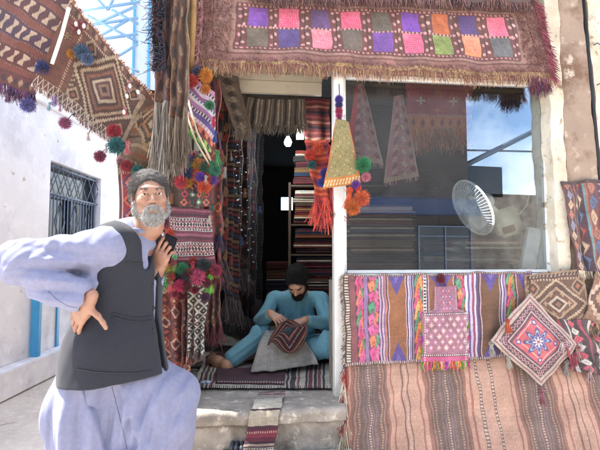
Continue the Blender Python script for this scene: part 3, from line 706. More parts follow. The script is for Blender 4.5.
side = P[:, -3]; fringe(val, side+N*.006, unit(E*.5+N*.4+np.array([0, 0, -.7])), .06, 420, .0035, ['#8e4450', '#6f3640', '#a6606a'], 5, name='side_ruffle')
side = P[:, 2]; fringe(val, side+N*.006, unit(-E*.4+N*.5+np.array([0, 0, -.7])), .05, 420, .0035, ['#a3706e', '#8a5554', '#b98a84'], 6, name='side_ruffle')
# second textile edge seen just above the valance
cv = Cv(1.8, .2, '#3d2a2c'); cv.hchain(.5, .4, 40, ['#6e3a3c', '#2d2030', '#7c5a4a']); cv.age(.15, 2)
P = wavy(cv, [F(255, -24, .10), F(528, -26, .10), F(530, 2, .12), F(250, -4, .12)], [(.01, 6, 0, 0)], .004)
r = rug('fringed_band', 'dark fringed band hanging over the top edge of the squared rug', 'textile band', cv, P)
fringe(r, P[-1], (0, -.1, -1), .05, 900, .0028, ['#5a3434', '#3a2830', '#7c5a50', '#8f6a60'], 3)

VEIL = .26
# ---- the big peach kilim at the bottom
c4 = [F(344, 364, .075), F(609, 345, .075), F(665, 520, .34), F(346, 520, .30)]
wd, ht = csize(c4)
cv = Cv(wd, ht, '#c69078', .0035)
def peach():
    def S_(x): return x/600.0
    cv.age(.05, 31, (.6, 3))
    for (a, b) in ((.0, .012),): cv.rect(a, 0, b, 1, '#8a2f2c')
    def band(a, b):
        cv.rect(a, 0, b, 1, '#4e3530'); w_ = b-a
        cv.rect(a, 0, a+.07*w_, 1, '#8a4a3c'); cv.rect(b-.07*w_, 0, b, 1, '#8a4a3c')
        for t, c, n in ((.22, '#b9836c', 60), (.36, '#7c5a68', 74), (.5, '#d4a88e', 60), (.64, '#7c5a68', 74), (.78, '#b9836c', 60)):
            cv.vdash(a+t*w_, .0032, n, c, .55, t); 
        cv.rect(a+.12*w_, 0, a+.15*w_, 1, '#a8655a'); cv.rect(a+.85*w_, 0, a+.88*w_, 1, '#a8655a')
        cv.rect(a+.43*w_, 0, a+.445*w_, 1, '#8d6f8a'); cv.rect(a+.56*w_, 0, a+.575*w_, 1, '#8d6f8a')
    band(.018, .150); band(.28, .42); band(.605, .745); band(.86, 1.0)
    for u in (.205, .225): cv.rect(u-.0025, 0, u+.0025, 1, '#6e3d38')
    cv.vdash(.2155, .003, 70, '#d9b09a')
    for u in (.47, .525): cv.rect(u-.006, 0, u+.006, 1, '#5a3a3a'); cv.vdash(u, .004, 46, '#d8b49c', .5); 
    for u in (.79, .81): cv.rect(u-.0025, 0, u+.0025, 1, '#6e3d38')
    for u in (.165, .262, .438, .59, .762, .842): cv.rect(u-.003, 0, u+.003, 1, '#9a4f48')
    cv.age(.07, 6, (1, 7)); cv.rect(0, 0, 1, .006, '#4a2c2a')
peach()
P = wavy(cv, c4, [(.016, 2.6, .25, .6), (.008, 5.3, .7, 2), (.006, 9.1, -.6, 1)], .010, (.8, 4), .006, 5)
r = rug('peach_kilim', 'large peach kilim with dark brown dotted stripes hanging lowest below the window', 'kilim', cv, P, .007)
fringe(r, P[:, 1]+N*.005, unit(-E*.5+N*.5+np.array([0, 0, -.8])), .055, 520, .003, ['#9c2f30', '#7b2430', '#b8483e'], 8, name='red_edging')
lf = P[:, 0]
fringe(r, lf+N*.012-E*.012, unit(-E*.12+N*.2+np.array([0, 0, -1.])), .22, 500, .0032, ['#cfc3a8', '#b8aa8e', '#e0d6bf', '#a39478'], 10, name='cream_fringe', curl=.10)

VEIL = .12
# ---- the striped kilim right below the window sill
c4 = [F(343, 275, .078), F(532, 271, .078), F(534, 357, .10), F(346, 366, .10)]
wd, ht = csize(c4); cv = Cv(wd, ht, '#5d3b52', .003)
def ksill():
    X = lambda a: (a-8)/432.0
    R_ = lambda a, b, c: cv.rect(X(a), 0, X(b), 1, c)
    R_(0, 22, '#3d2a2e'); cv.vdash(X(15), .010, 34, '#d8c8b0', .5); R_(22, 34, '#7a4048')
    def chain(a, b, bgc, cols, n=9, s=.5):
        R_(a, b, bgc); cv.vchain(X((a+b)/2), (b-a)/2/432*1.05, n, cols, 0, 1, s, 1.15); cv.vchain(X((a+b)/2)+(b-a)/432*.28, (b-a)/2/432*.4, n, cols[2:]+cols[:2], -.06, .94, -s, .8)
    chain(34, 52, '#3c2438', ['#e0558a', '#d23a6a', '#e87a5c', '#e0558a', '#4e8a5e'])
    R_(52, 60, '#8a6a9a'); chain(60, 86, '#4b2740', ['#e25a98', '#f07a5a', '#d84a86', '#4b9a70', '#e86a9a'], 8, -.6)
    for i, c in enumerate(['#b9a0c0', '#5a3a6a', '#c8a8a8', '#7a5a8a', '#c0705a']): R_(86+i*3.2, 89.2+i*3.2, c)
    def wide(a, b, base, tri, lip='#c8a0b0'):
        R_(a, b, base); R_(a, a+3, '#3a2430'); R_(b-3, b, '#3a2430'); R_(a+3, a+5, lip); R_(b-5, b-3, lip)
        u = X((a+b)/2); h_ = (b-a)/2/432*.86
        for v, sg in ((.0, 1), (1., -1)):
            m = (np.abs(cv.U-u)/h_+np.abs(cv.V-v)/.24) < 1; cv.mask(m, tri)
            m = (np.abs(cv.U-u)/h_+np.abs(cv.V-v)/.24) < .45; cv.mask(m, '#6a58a8')
    wide(102, 150, '#8a5230', '#4b3a86')
    for i, c in enumerate(['#d8d0e0', '#6a4a9a', '#b8a8c8', '#3d2a40', '#a08ab8']): R_(150+i*2.6, 152.6+i*2.6, c)
    chain(163, 184, '#4a2c40', ['#3d8a6a', '#e8743e', '#d84a7a', '#e8a05a'], 8, .6)
    R_(184, 192, '#d8c8c8'); cv.vdash(X(188), .006, 26, '#2e2430', .5); wide(192, 262, '#7c4a34', '#4b3a86')
    chain(262, 282, '#402840', ['#e2558a', '#4b9a70', '#f08a5a', '#d23a6a'], 8, -.6)
    for i, c in enumerate(['#e0d8e8', '#5a4a8a', '#c8b8d0', '#8a3a5a', '#d8c8d8', '#4a3a6a']): R_(282+i*5, 287+i*5, c)
    wide(312, 366, '#5c3a26', '#453680'); 
    for i, c in enumerate(['#d0c8d8', '#5a4a8a', '#b888a8']): R_(366+i*3.4, 369.4+i*3.4, c)
    chain(376, 398, '#3e2838', ['#4b9a70', '#e8743e', '#d84a7a', '#8a9a4a'], 8, .6)
    wide(398, 440, '#6a4236', '#453680'); cv.rect(0, .965, 1, 1, '#30202a'); cv.hdash(.98, .012, 90, '#c8a8a0', .5); cv.rect(0, 0, 1, .03, '#3a2830'); cv.hdash(.015, .01, 90, '#b89a90')
    cv.age(.10, 21)
ksill()
P = wavy(cv, c4, [(.010, 4.2, .3, 0), (.006, 9, .2, 2)], .006, (1.5, 7), .004, 6)
r = rug('striped_kilim', 'purple and orange kilim with vertical stripes of leaf chains hanging right under the window sill', 'kilim', cv, P, .006)
fringe(r, P[:, 0]-E*.004, unit(-E*.8+N*.3+np.array([0, 0, -.4])), .022, 240, .003, ['#c8b8a0', '#4a3434', '#9a8a78'], 12, name='edge_fringe')

# ---- dress-shaped embroidered bag
def dress():
    wd, ht = .30, .48; cv = Cv(wd, ht, '#9a6478', .0026)
    s = cv.V; hw = np.where(s < .36, .235, .48)
    cv.age(.04, 2)
    for j in range(7):
        for i in range(6):
            u = .1+.16*i+(.08 if j % 2 else 0); v = .44+j*.075
            if v < .88: cv.loz(u, v, .055, .042, ['#c8909a', '#d8a8a0', '#b87890'][(i+j) % 3]); cv.loz(u, v, .022, .016, '#f0dcd0')
    for j in range(4):
        for i in range(3):
            u = .36+.14*i; v = .07+j*.075; cv.loz(u, v, .05, .035, ['#c84a6a', '#7a4a8a'][(i+j) % 2]); cv.loz(u, v, .02, .014, '#f0d8c8')
    cv.rect(0, .355, 1, .385, '#5a3048'); cv.hdash(.37, .008, 24, '#f0e0d0'); cv.rect(0, .9, 1, .935, '#5a3048'); cv.hdash(.917, .008, 24, '#f0e0d0'); cv.rect(0, .935, 1, 1, '#c04a78')
    cv.vdash(.06, .012, 30, '#efe0d2'); cv.vdash(.94, .012, 30, '#efe0d2'); cv.age(.09, 8)
    TL, TR, BR, BL = F(421, 287, .085), F(470, 285, .085), F(470, 361, .125), F(421, 362, .125)
    t = (cv.U-.5); P = bil([TL, TR, BR, BL], .5+t*2*hw, cv.V); n = N
    sh = np.clip((cv.V-.30)/.08, 0, 1); hw2 = .235+(.48-.235)*sh*sh*(3-2*sh); P = bil([TL, TR, BR, BL], .5+t*2*hw2, cv.V)
    P = P+N*((.022*np.sin(math.pi*cv.U)*np.sin(math.pi*np.clip(cv.V, .02, .98)))+.004*Wn(8, 4, 14, 3, 2)(np.stack([cv.U*wd, cv.V*ht], -1)))[..., None]
    r = rug('embroidered_bag', 'small dress-shaped mauve embroidered bag hanging in the middle of the striped kilim', 'bag', cv, P, .010)
    fringe(r, P[-1], (0, -.1, -1), .035, 150, .003, ['#e04a8a', '#5aa050', '#e8c050', '#a04ac0', '#f07a4a'], 4)
    cols = ['#7aa03a', '#e04a86', '#c0a030', '#b04ab0', '#e8683a']
    for i in range(7): tassel(r, P[-1, int((cv.w-1)*i/6)]+N*.006, .045, cols[i % 5], 'tassel')
    for v in (.5, .66, .82): tassel(r, P[int(cv.h*v), -1], .035, cols[int(v*10) % 5], 'tassel'); tassel(r, P[int(cv.h*v), 0], .035, cols[(int(v*10)+2) % 5], 'tassel')
    q = MB(); a = P[0, cv.w//2]; q.tube([a, F(444, 280, .09), F(441, 273, .08)], .004, 6); q.part('cord', M_darkwood, r, True)
    tassel(r, F(441, 274, .09), .06, '#8a2a3a', 'pom')
dress()

# ---- brown medallion rug piece
def medal():
    c4 = [F(524, 275, .09), F(582, 268, .09), F(592, 331, .11), F(527, 328, .11)]; wd, ht = csize(c4); cv = Cv(wd, ht, '#5b4033', .0026)
    cv.rect(.0, 0, 1, .1, '#3c2a28'); cv.hooks(.05, .035, 16, '#a08a78'); cv.border(.03, '#8a6a52'); cv.hdash(.14, .02, 20, '#c0a088')
    cv.nest(.5, .56, .48, .42, ['#b89a7c', '#4a332b', '#4a332b', '#a88a6c', '#5e3e36', '#5e3e36', '#c0a890', '#3c2b2a', '#8a5a48'], 14)
    for u in (.12, .88):
        for v in (.28, .86): cv.nest(u, v, .12, .14, ['#9a7c62', '#3c2b2a', '#a05a44'], 8)
    for k in range(6): cv.star(.5+.19*math.cos(k*1.047), .56+.19*math.sin(k*1.047), .05, '#a8886c', 4, .3)
    cv.age(.12, 5)
    P = wavy(cv, c4, [(.006, 2, .5, 0)], .006, (2, 8), .004, 9, bulge=.012)
    r = rug('medallion_bag_face', 'dark brown bag face with a pale diamond medallion hanging under the stained pier', 'bag face', cv, P, .008)
    fringe(r, P[-1], (0, -.1, -1), .05, 240, .003, ['#4a3832', '#8a6c58', '#332624'], 3)
    for i, c in enumerate(['#c8b8a8', '#5a3a38', '#c8b8a8']): tassel(r, P[-1, int((cv.w-1)*(.1+.4*i))], .06, c, 'tassel')
medal()

# ---- diagonal pink medallion bag with corner tassels
def diag():
    c4 = [F(529, 293, .14), F(578, 345, .15), F(542, 386, .16), F(490, 341, .15)]; wd, ht = csize(c4); cv = Cv(wd, ht, '#bda898', .0024)
    cv.border(.035, '#b5a294'); cv.border(.012, '#8a4a58', .035)
    cv.rect(.09, .09, .91, .91, '#4a3440')
    for t in np.linspace(.12, .88, 12):
        for (u, v) in ((t, .14), (t, .86), (.14, t), (.86, t)): cv.nest(u, v, .035, .035, ['#c08a90', '#3c2a38'])
    cv.rect(.19, .19, .81, .81, '#c9a8a0'); cv.rect(.205, .205, .795, .795, '#5a3a52'); cv.rect(.24, .24, .76, .76, '#cf5660'); cv.border(.012, '#f0c0b0', .26)
    for u in (.3, .7):
        for v in (.3, .7): cv.nest(u, v, .05, .05, ['#5a3f78', '#f0d0c0'])
    cv.star(.5, .5, .24, '#4b4278', 8, .25); cv.star(.5, .5, .19, '#9ab4c0', 8, .25); cv.star(.5, .5, .16, '#574a8a', 8, .25); cv.star(.5, .5, .09, '#f2d8d0', 8, .3); cv.star(.5, .5, .035, '#8a3a5a', 4, .3)
    cv.age(.08, 12)
    P = wavy(cv, c4, [(.004, 2, 2, 0)], .004, (2, 7), .003, 10, bulge=.03)
    r = rug('square_medallion_bag', 'small square pink bag with a purple flower medallion, hung by one corner', 'bag', cv, P, .010)
    tassel(r, F(507, 318, .17), .09, ['#d8703a', '#c84a3a'], 'tassel'); tassel(r, P[-1, 0], .09, ['#c8c0b0', '#a8a098'], 'tassel'); tassel(r, P[-1, 0]+E*.11-np.array([0, 0, .09]), .08, ['#d0c8b8'], 'tassel')
    tassel(r, P[-1, -1], .11, ['#8a3a4a', '#c89a9a'], 'tassel'); tassel(r, P[0, -1]-np.array([0, 0, 0.0]), .11, ['#b84a4a', '#c8b8b0'], 'tassel'); tassel(r, P[0, -1]-E*.07-np.array([0, 0, .09]), .1, ['#b8a8a0'], 'tassel')
    q = MB(); q.tube([P[0, 0], F(530, 284, .12), F(528, 276, .10)], .004, 6); q.part('cord', M_darkwood, r, True)
diag()

# ---- hanging rug on the pier at the far right and the bundle below it
def pier():
    c4 = [F(560, 181, .06), F(606, 179, .06), F(616, 272, .09), F(577, 271, .09)]; wd, ht = csize(c4); cv = Cv(wd, ht, '#6a2f34', .0028)
    for u, c in ((.02, '#3a2630'), (.18, '#8a5a50'), (.2, '#43283a'), (.44, '#5a8a8a'), (.48, '#a05a48'), (.52, '#6a2f34'), (.8, '#3a3048')): cv.rect(u, 0, 1, 1, c)
    cv.vchain(.11, .07, 9, ['#b8705a', '#8a8aa0', '#c0a080']); cv.vchain(.32, .1, 6, ['#a04a40', '#c8a888', '#5a6a90'], slant=.4); cv.vchain(.32, .04, 6, ['#2c2030']); cv.vchain(.66, .12, 6, ['#a86a58', '#4a5a80', '#c8a080']); cv.vzig(.9, .03, 12, .05, '#b88a78')
    cv.rect(0, 0, 1, .04, '#33222a'); cv.age(.12, 4)
    P = wavy(cv, c4, [(.02, 2.2, .2, 0), (.01, 4, .4, 1)], .006, (1, 6), .005, 12)
    r = rug('pier_runner', 'narrow dark red and teal patterned runner hung on the stained pier right of the window', 'runner', cv, P)
    fringe(r, P[-1], (0, -.1, -1), .04, 160, .003, ['#c8b8a0', '#8a7a6a'], 3)
    # bundle
    c4 = [F(556, 318, .12), F(612, 322, .12), F(628, 378, .17), F(574, 372, .17)]; wd, ht = csize(c4); cv = Cv(wd, ht, '#3a2c34', .0028)
    for i in range(7): cv.rect(i/7, 0, i/7+.05, 1, ['#b83a4a', '#d8c8c0', '#4a8a8a', '#a03a50', '#d8b8a8', '#3a5a7a', '#c04a40'][i])
    cv.vchain(.3, .08, 7, ['#d85a6a', '#e8d8c8']); cv.vchain(.7, .08, 7, ['#d85a6a', '#4aa090']); cv.age(.14, 3)
    P = wavy(cv, c4, [(.03, 2.4, .5, 0)], .008, (1, 6), .012, 14)
    r = rug('red_black_bag', 'red, black and teal striped bag hanging lowest at the right edge below the stained pier', 'bag', cv, P, .012)
    for (x, y, c) in ((562, 338, '#d8c8c0'), (575, 352, '#b8485a'), (590, 368, '#d8c0b8'), (597, 352, '#4a8a84')): tassel(r, F(x, y, .2), .085, [c, '#8a4048'], 'tassel')
    c4 = [F(592, 274, .10), F(640, 272, .10), F(650, 322, .13), F(585, 322, .13)]; wd, ht = csize(c4); cv = Cv(wd, ht, '#8a6450', .003); cv.nest(.5, .5, .6, .6, ['#c8a890', '#5a3a30', '#b08868', '#3a2828', '#a86850'], 8); cv.age(.14, 4)
    P = wavy(cv, c4, [(.02, 2, .5, 0)], .01, (1, 6), .012, 15); r = rug('tan_diamond_bag', 'tan bag with stepped diamonds at the right edge beside the brown medallion bag', 'bag', cv, P, .012)
    fringe(r, P[-1], (0, -.1, -1), .06, 200, .003, ['#5a4438', '#a08468'], 3)
pier()

# ================================================================== INSIDE THE WINDOW
VEIL = .04
def inwin():
    # red kilim hung behind the glass
    c4 = [F(405, 74, -.11), F(474, 74, -.11), F(470, 128, -.11), F(407, 127, -.11)]; wd, ht = csize(c4); cv = Cv(wd, ht, '#b8485a', .003)
    cv.rect(0, 0, 1, .2, '#d05540'); cv.hdash(.19, .02, 40, '#c86a4a'); cv.rect(0, .8, 1, 1, '#e07a50'); cv.hdash(.78, .02, 60, '#e0b090'); cv.hchain(.9, .08, 14, ['#e0804a', '#8a3a50'])
    for u, v in ((.22, .5), (.72, .5), (.97, .5)): cv.star(u, v, .09, '#fff0d0', 4, .5)
    for u in (.47, .9): cv.hchain(.33, .05, 1, ['#d8704a'], u-.05, u+.05); cv.hchain(.68, .05, 1, ['#d8704a'], u-.05, u+.05)
    cv.age(.08, 3); P = wavy(cv, c4, [(.01, 2, .2, 0)], .006, (1, 5), .005, 20)
    r = rug('red_star_kilim', 'red kilim with pale stars and orange hem hanging inside the display window', 'kilim', cv, P)
    fringe(r, P[-1], (0, 0, -1), .11, 420, .003, ['#d8704a', '#e89a60', '#7a8a70', '#b85048'], 3)
    # two triangular pink bags
    for (c4, nm, lb, sd) in (([F(356, 84, -.09), F(364, 84, -.09), F(384, 166, -.09), F(345, 153, -.09)], 'pointed_bag', 'pointed pink bag with a red edge hanging inside the window nearest the door post', 3),
                         ([F(394, 96, -.09), F(403, 94, -.09), F(419, 176, -.09), F(384, 183, -.09)], 'pointed_bag', 'pointed dusty pink bag with speckled pattern hanging in the window below the red kilim', 8)):
        wd, ht = csize(c4); cv = Cv(max(wd, .2), ht, '#c87a80', .003); cv.vchain(.3, .12, 14, ['#f0b0a4', '#9a5a68'], slant=.5); cv.vchain(.6, .12, 14, ['#e09aa0', '#f0ccba'], slant=-.5); cv.vchain(.85, .1, 14, ['#8a4a58', '#d0a098'])
        cv.rect(0, 0, .22 if sd == 3 else .05, 1, '#e02c38' if sd == 3 else '#c8a890'); cv.rect(.94, 0, 1, 1, '#d8b8a0'); cv.rect(0, .95, 1, 1, '#d0a890'); cv.age(.1, sd)
        P = wavy(cv, c4, [(.006, 1, .5, 0)], .004, (2, 7), .004, sd, bulge=.02); r = rug(nm, lb, 'bag', cv, P, .01)
        fringe(r, P[-1], (0, 0, -1), .02, 60, .003, ['#d8a8a0', '#8a4048'], 3)
        q = MB(); a = P[0, cv.w//2]; q.tube([a, a+np.array([.0, 0.05, .15]), np.array([a[0], a[1]+.1, 2.815])], .003, 5); q.part('cord', M_darkwood, r, True)
inwin()

# ---- folded rugs
def folded(name, label, w, d, h, col, loc, rz, group, seed, stripes=None):
    """a rug folded in layers: rounded slab with the fold lines showing on the front"""
    r = np.random.default_rng(seed); nl = max(2, int(round(h/.016))); nx = 26; nd = 8; prof = []
    for i in range(nl):
        z0 = h*i/nl; z1 = h*(i+1)/nl
        prof += [(z0+.001, -.006), (z0+(z1-z0)*.3, .003), (z0+(z1-z0)*.7, .003), (z1-.001, -.006)]
    zf = np.array([p[0] for p in prof]); of = np.array([p[1] for p in prof]); n = len(prof)
    xs = np.linspace(-w/2, w/2, nx)
    lay = np.repeat(r.uniform(-.014, .010, nl), 4)
    ring = []   # front edge up, top going back, back edge down
    Vv = []; C = []
    base = srgb(col); pal = [srgb(s_) for s_ in (stripes or ['#6a2c2c', '#c8b49a', '#2c2a3a'])]
    lc = [base*(1+r.normal(0, .12)) if r.random() < .6 else pal[r.integers(0, len(pal))] for _ in range(nl)]
    for i, x in enumerate(xs):
        sagz = -.006*math.cos(2*math.pi*(x/w))*1; rnd = .018*(abs(2*x/w))**8
        ww = Wn(6, 1, 5, seed, 1)(np.array([[x]]))[0]*.006
        col_ = []
        for k in range(n): Vv.append((x*(1+.01*lay[k]*20), -d/2-of[k]-lay[k]+rnd+ww, zf[k])); col_.append(lc[min(k//4, nl-1)])
        for k in range(1, nd): Vv.append((x, -d/2+d*k/nd, h+.002*math.sin(k*2+x*9))); col_.append(lc[-1])
        for k in range(n-1, -1, -1): Vv.append((x, d/2+of[k], zf[k])); col_.append(lc[min(k//4, nl-1)])
        C += col_
    m = 2*n+nd-1; i = np.arange(nx*m).reshape(nx, m); a, b = i[:-1], i[1:]
    Fq = np.stack([a, b, np.roll(b, -1, 1), np.roll(a, -1, 1)], -1).reshape(-1, 4); Fs = [tuple(f) for f in Fq]+[tuple(i[0, ::-1]), tuple(i[-1])]
    V = np.array(Vv); C = np.array(C)
    st = (np.sin(V[:, 0]*r.uniform(30, 70)+seed) > .55)[:, None] & (np.arange(len(V)) % m >= n)[:, None] ; C = np.where(st, pal[0], C)
    C = np.clip(C*(1+r.normal(0, .08, (len(C), 1))), .004, .9)
    me = make_mesh(name, V, Fs, True, C, V[:, :2]+V[:, 2:3]); o = ob(name, me, WOOL, None, loc); o.rotation_euler = (0, 0, rz)
    return tag(o, label, 'folded rug', group)
def stack(px0, px1, ytop, ybot, Y, cols, where, group, seed, order):
    a = W(px0, ybot, Y); b = W(px1, ybot, Y); zt = W(px0, ytop, Y)[2]; zb = a[2]; w = b[0]-a[0]; n = len(cols); z = zb
    for k, (c, cn) in enumerate(cols):
        h = (zt-zb)/n; wk = w*random.uniform(.93, 1.02)
        pos = order[k] if k < len(order) else None
        folded('folded_rug', f'{cn} folded rug, {pos} {where}', wk, .42, h*.985, c, ((a[0]+b[0])/2+random.uniform(-.012, .012), Y+.21+random.uniform(-.01, .012), z), random.uniform(-.03, .03), group, seed+k)
        z += h
    return zb, a, b
ORD = lambda n: ['bottom one of'] + [f'{w_} from the bottom of' for w_ in ('second', 'third', 'fourth', 'fifth', 'sixth', 'seventh', 'eighth', 'ninth', 'tenth', 'eleventh', 'twelfth')][:n-2] + ['topmost of']
def shelf_unit():
    Y = 4.25
    up = [('#5c2224', 'maroon'), ('#8a4a2c', 'rust brown'), ('#2f2c3c', 'dark blue'), ('#9a7a3a', 'mustard'), ('#4b3426', 'brown'), ('#b8a890', 'cream'), ('#6a5c50', 'grey brown'), ('#c4b8a4', 'pale cream')]
    stack(294, 331, 190, 223, Y, up, 'the upper stack by the door post', 'folded rugs on the shelf by the door post', 100, ORD(8))
    hi = [('#5a2a2a', 'brick'), ('#2c3a50', 'slate blue'), ('#7a5a38', 'sand brown'), ('#4a1c24', 'wine'), ('#33302c', 'charcoal'), ('#8a3a2c', 'orange red')]
    stack(294, 334, 150, 184, Y, hi, 'the highest stack by the door post', 'folded rugs on the shelf by the door post', 115, ORD(6))
    mid = [('#3a1c1e', 'dark red'), ('#5c2a22', 'brick red'), ('#33241e', 'dark brown'), ('#7a4026', 'orange brown'), ('#4a1e22', 'wine red')]
    stack(294, 332, 228, 253, Y, mid, 'the middle stack by the door post', 'folded rugs on the shelf by the door post', 130, ORD(5))
    lowc = [('#2e2422', 'near-black'), ('#54302a', 'brown red'), ('#3a2a26', 'dark brown'), ('#6a4a38', 'tan brown'), ('#38202a', 'dark plum'), ('#5a2026', 'dark crimson'), ('#40302c', 'smoky brown')]
    stack(296, 334, 257, 300, Y, lowc, 'the lower stack behind the seated man', 'folded rugs on the shelf by the door post', 150, ORD(7))
    lw2 = [('#3a2a24', 'dark brown'), ('#5a4a3c', 'grey tan'), ('#33202a', 'dark plum'), ('#6a3028', 'rust red'), ('#44342c', 'brown')]
    zb, a, b = stack(300, 338, 304, 338, Y, lw2, 'the floor stack behind the seated man', 'folded rugs on the shelf by the door post', 170, ORD(5))
    x0 = W(291, 225, Y)[0]; x1 = W(338, 225, Y)[0]+.5
    zs = [W(300, y, Y)[2] for y in (184.8, 223.8, 253.8, 300.8, 338.8)]
    root = thing('shelf_rack', 'dark wooden shelf rack holding folded rugs behind the door post', 'shelf', (x0, Y, FZ))
    for z in zs: q = MB(); q.box((x0, Y-.015, z-.02), (x1, Y+.46, z-.002), .003); q.part('shelf_board', M_darkwood, root)
    for x in (x0-.026, x1+.002): q = MB(); q.box((x, Y+.02, FZ+.001), (x+.024, Y+.46, W(300, 182, Y)[2]), .003); q.part('upright', M_darkwood, root)
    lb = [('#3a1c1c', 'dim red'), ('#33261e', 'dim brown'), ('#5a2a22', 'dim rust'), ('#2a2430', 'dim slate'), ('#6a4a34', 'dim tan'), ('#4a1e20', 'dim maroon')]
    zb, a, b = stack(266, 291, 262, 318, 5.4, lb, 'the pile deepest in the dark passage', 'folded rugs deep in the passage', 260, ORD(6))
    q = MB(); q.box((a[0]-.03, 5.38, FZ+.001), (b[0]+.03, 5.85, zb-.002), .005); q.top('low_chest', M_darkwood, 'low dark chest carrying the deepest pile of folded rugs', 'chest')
    # second rack seen through the window
    Y = 3.75
    s1 = [('#2f2a3a', 'dark slate'), ('#6a4a30', 'tan'), ('#7c6a4c', 'khaki'), ('#4a2228', 'maroon'), ('#28406a', 'dark blue'), ('#5e2a2a', 'red brown'), ('#384a64', 'blue grey'), ('#8a6a4a', 'ochre'), ('#33262a', 'dark brown')]
    stack(348, 416, 196, 262, Y, s1, 'the tall stack left inside the window', 'folded rugs behind the window', 200, ORD(9))
    s2 = [('#544a40', 'grey'), ('#3c3430', 'dark brown'), ('#6a5a4a', 'taupe'), ('#40302c', 'brown'), ('#5c5044', 'stone grey')]
    stack(466, 524, 239, 276.5, 3.13, s2, 'the low stack under the fan', 'folded rugs behind the window', 220, ORD(5))
    s3 = [('#4a2a30', 'plum'), ('#2c3c5a', 'navy'), ('#6a3a30', 'rust'), ('#3a2a2a', 'dark brown')]
    stack(424, 462, 240, 262, Y, s3, 'the low stack in mid window', 'folded rugs behind the window', 230, ORD(4))
    x0 = W(346, 262, Y-.25)[0]; x1 = W(535, 262, Y-.25)[0]; z = W(350, 263, Y)[2]; z2 = W(480, 263, Y-.2)[2]
    root = thing('display_bench', 'low dark wooden bench carrying folded rugs inside the window', 'bench', ((x0+x1)/2, Y, FZ))
    q = MB(); q.box((x0, Y-.26, z-.04), (x1, Y+.5, z-.003), .004); q.part('bench_top', M_darkwood, root)
    for x in (x0+.03, x1-.08):
        for y in (Y-.24, Y+.42): q = MB(); q.box((x, y, FZ+.001), (x+.05, y+.05, z-.042)); q.part('leg', M_darkwood, root)
shelf_unit()

# ---- fan inside the window
def fan():
    Yf = 3.14; c = W(472, 208, Yf); ax = unit(np.array([-.90, -.16, -.41])); R = frame_from(ax); M = np.stack([R[:, 0], R[:, 2], ax], 1)   # columns: side, up, axis
    # lathe axis = ax
    M_fan = mat('aged_cream_plastic', '#f0edd2', .4, noise=(6, .06)); M_wire = mat('white_wire', '#f6f6f4', .4, noise=(9, .04)); M_bl = mat('pale_fan_blade', '#f0f6f6', .3, noise=(5, .05))
    root = thing('electric_fan', 'old white electric fan with round wire cage lying tilted inside the window', 'fan', W(508, 262, Yf))
    rad = .205
    def ring(r, z, rr=.0022):
        a = np.linspace(0, 2*math.pi, 49); p = c+np.stack([r*np.cos(a), r*np.sin(a), np.full(49, z)], 1) @ M.T; return p, rr
    q = MB()
    for i in range(56):
        a = 2*math.pi*i/56; tt = np.linspace(.16, 1, 8); rr = rad*tt; zz = .052*np.sqrt(1-tt**2*.98)
        q.tube(c+np.stack([rr*math.cos(a), rr*math.sin(a), zz], 1) @ M.T, .0023, 4, False)
    for r_, z in ((rad, .0), (rad*.72, .036), (rad*.42, .047)): p, t = ring(r_, z, .004 if r_ == rad else .0022); q.tube(p, t if r_ != rad else .0045, 6, False)
    q.part('front_cage', M_wire, root, True)
    q = MB()
    for i in range(56):
        a = 2*math.pi*i/56; tt = np.linspace(.25, 1, 6); rr = rad*tt; zz = -.05*np.sqrt(1-tt**2*.98)-.002
        q.tube(c+np.stack([rr*math.cos(a), rr*math.sin(a), zz], 1) @ M.T, .0023, 4, False)
    p, t = ring(rad, -.009); q.tube(p, .004, 6, False); p, t = ring(rad*.6, -.042); q.tube(p, .002, 6, False); q.part('rear_cage', M_wire, root, True)
    q = MB(); q.lathe([(.001, .058), (.026, .056), (.032, .05), (.032, .044)], 24, M, c); q.part('cage_badge', M_bl, root, True)
    for k in range(3):
        V = []; nu, nv = 10, 8; a0 = 2*math.pi*k/3
        for i in range(nu):
            for j in range(nv):
                u = i/(nu-1); v = j/(nv-1); r_ = .03+.125*u; wdt = .5+.55*math.sin(math.pi*min(1, u*.8+.12)); a = a0+(v-.5)*wdt*1.5; V.append((r_*math.cos(a), r_*math.sin(a), (v-.5)*.05))
        V = c+np.array(V) @ M.T; n_ = len(V); Vb = V-ax*.003; Fq = grid_faces(nu, nv); q = MB(); q.add(np.concatenate([V, Vb]), np.concatenate([Fq, Fq[:, ::-1]+n_])); q.part('blade', M_bl, root, True)
    q = MB(); q.lathe([(.001, .03), (.022, .028), (.03, .02), (.03, -.02), (.02, -.025)], 20, M, c); q.part('hub', M_bl, root, True)
    # motor housing
    q = MB(); q.lathe([(.05, -.05), (.058, -.06), (.062, -.09), (.06, -.13), (.045, -.155), (.02, -.165), (.001, -.166)], 26, M, c); q.part('motor_housing', M_bl, root, True)
    # neck + base lying behind
    bc = W(507, 222, Yf+.08); rot = frame_from((0.0, 1, .0)); a_ = math.radians(-16); Rz = np.array([[math.cos(a_), 0, math.sin(a_)], [0, 1, 0], [-math.sin(a_), 0, math.cos(a_)]])
    q = MB(); q.tube([c-ax*.12, (c-ax*.12)*.5+bc*.5, bc], [.02, .018, .026], 10); q.part('neck', M_fan, root, True)
    q = MB(); q.obox(bc, (.085, .05, .10), Rz, .018); q.part('base', M_fan, root, True)
    q = MB(); q.obox(bc+np.array([-.01, -.052, -.055]), (.045, .004, .025), Rz, .003); q.part('switch_plate', mat('brown_plate', '#7d5540', .5), root)
    q = MB(); q.tube([bc+np.array([.06, 0, .02]), W(527, 205, Yf+.1), W(532, 185, Yf+.12), W(536, 178, Yf+.14)], .004, 6); q.part('cable', M_wire, root, True)
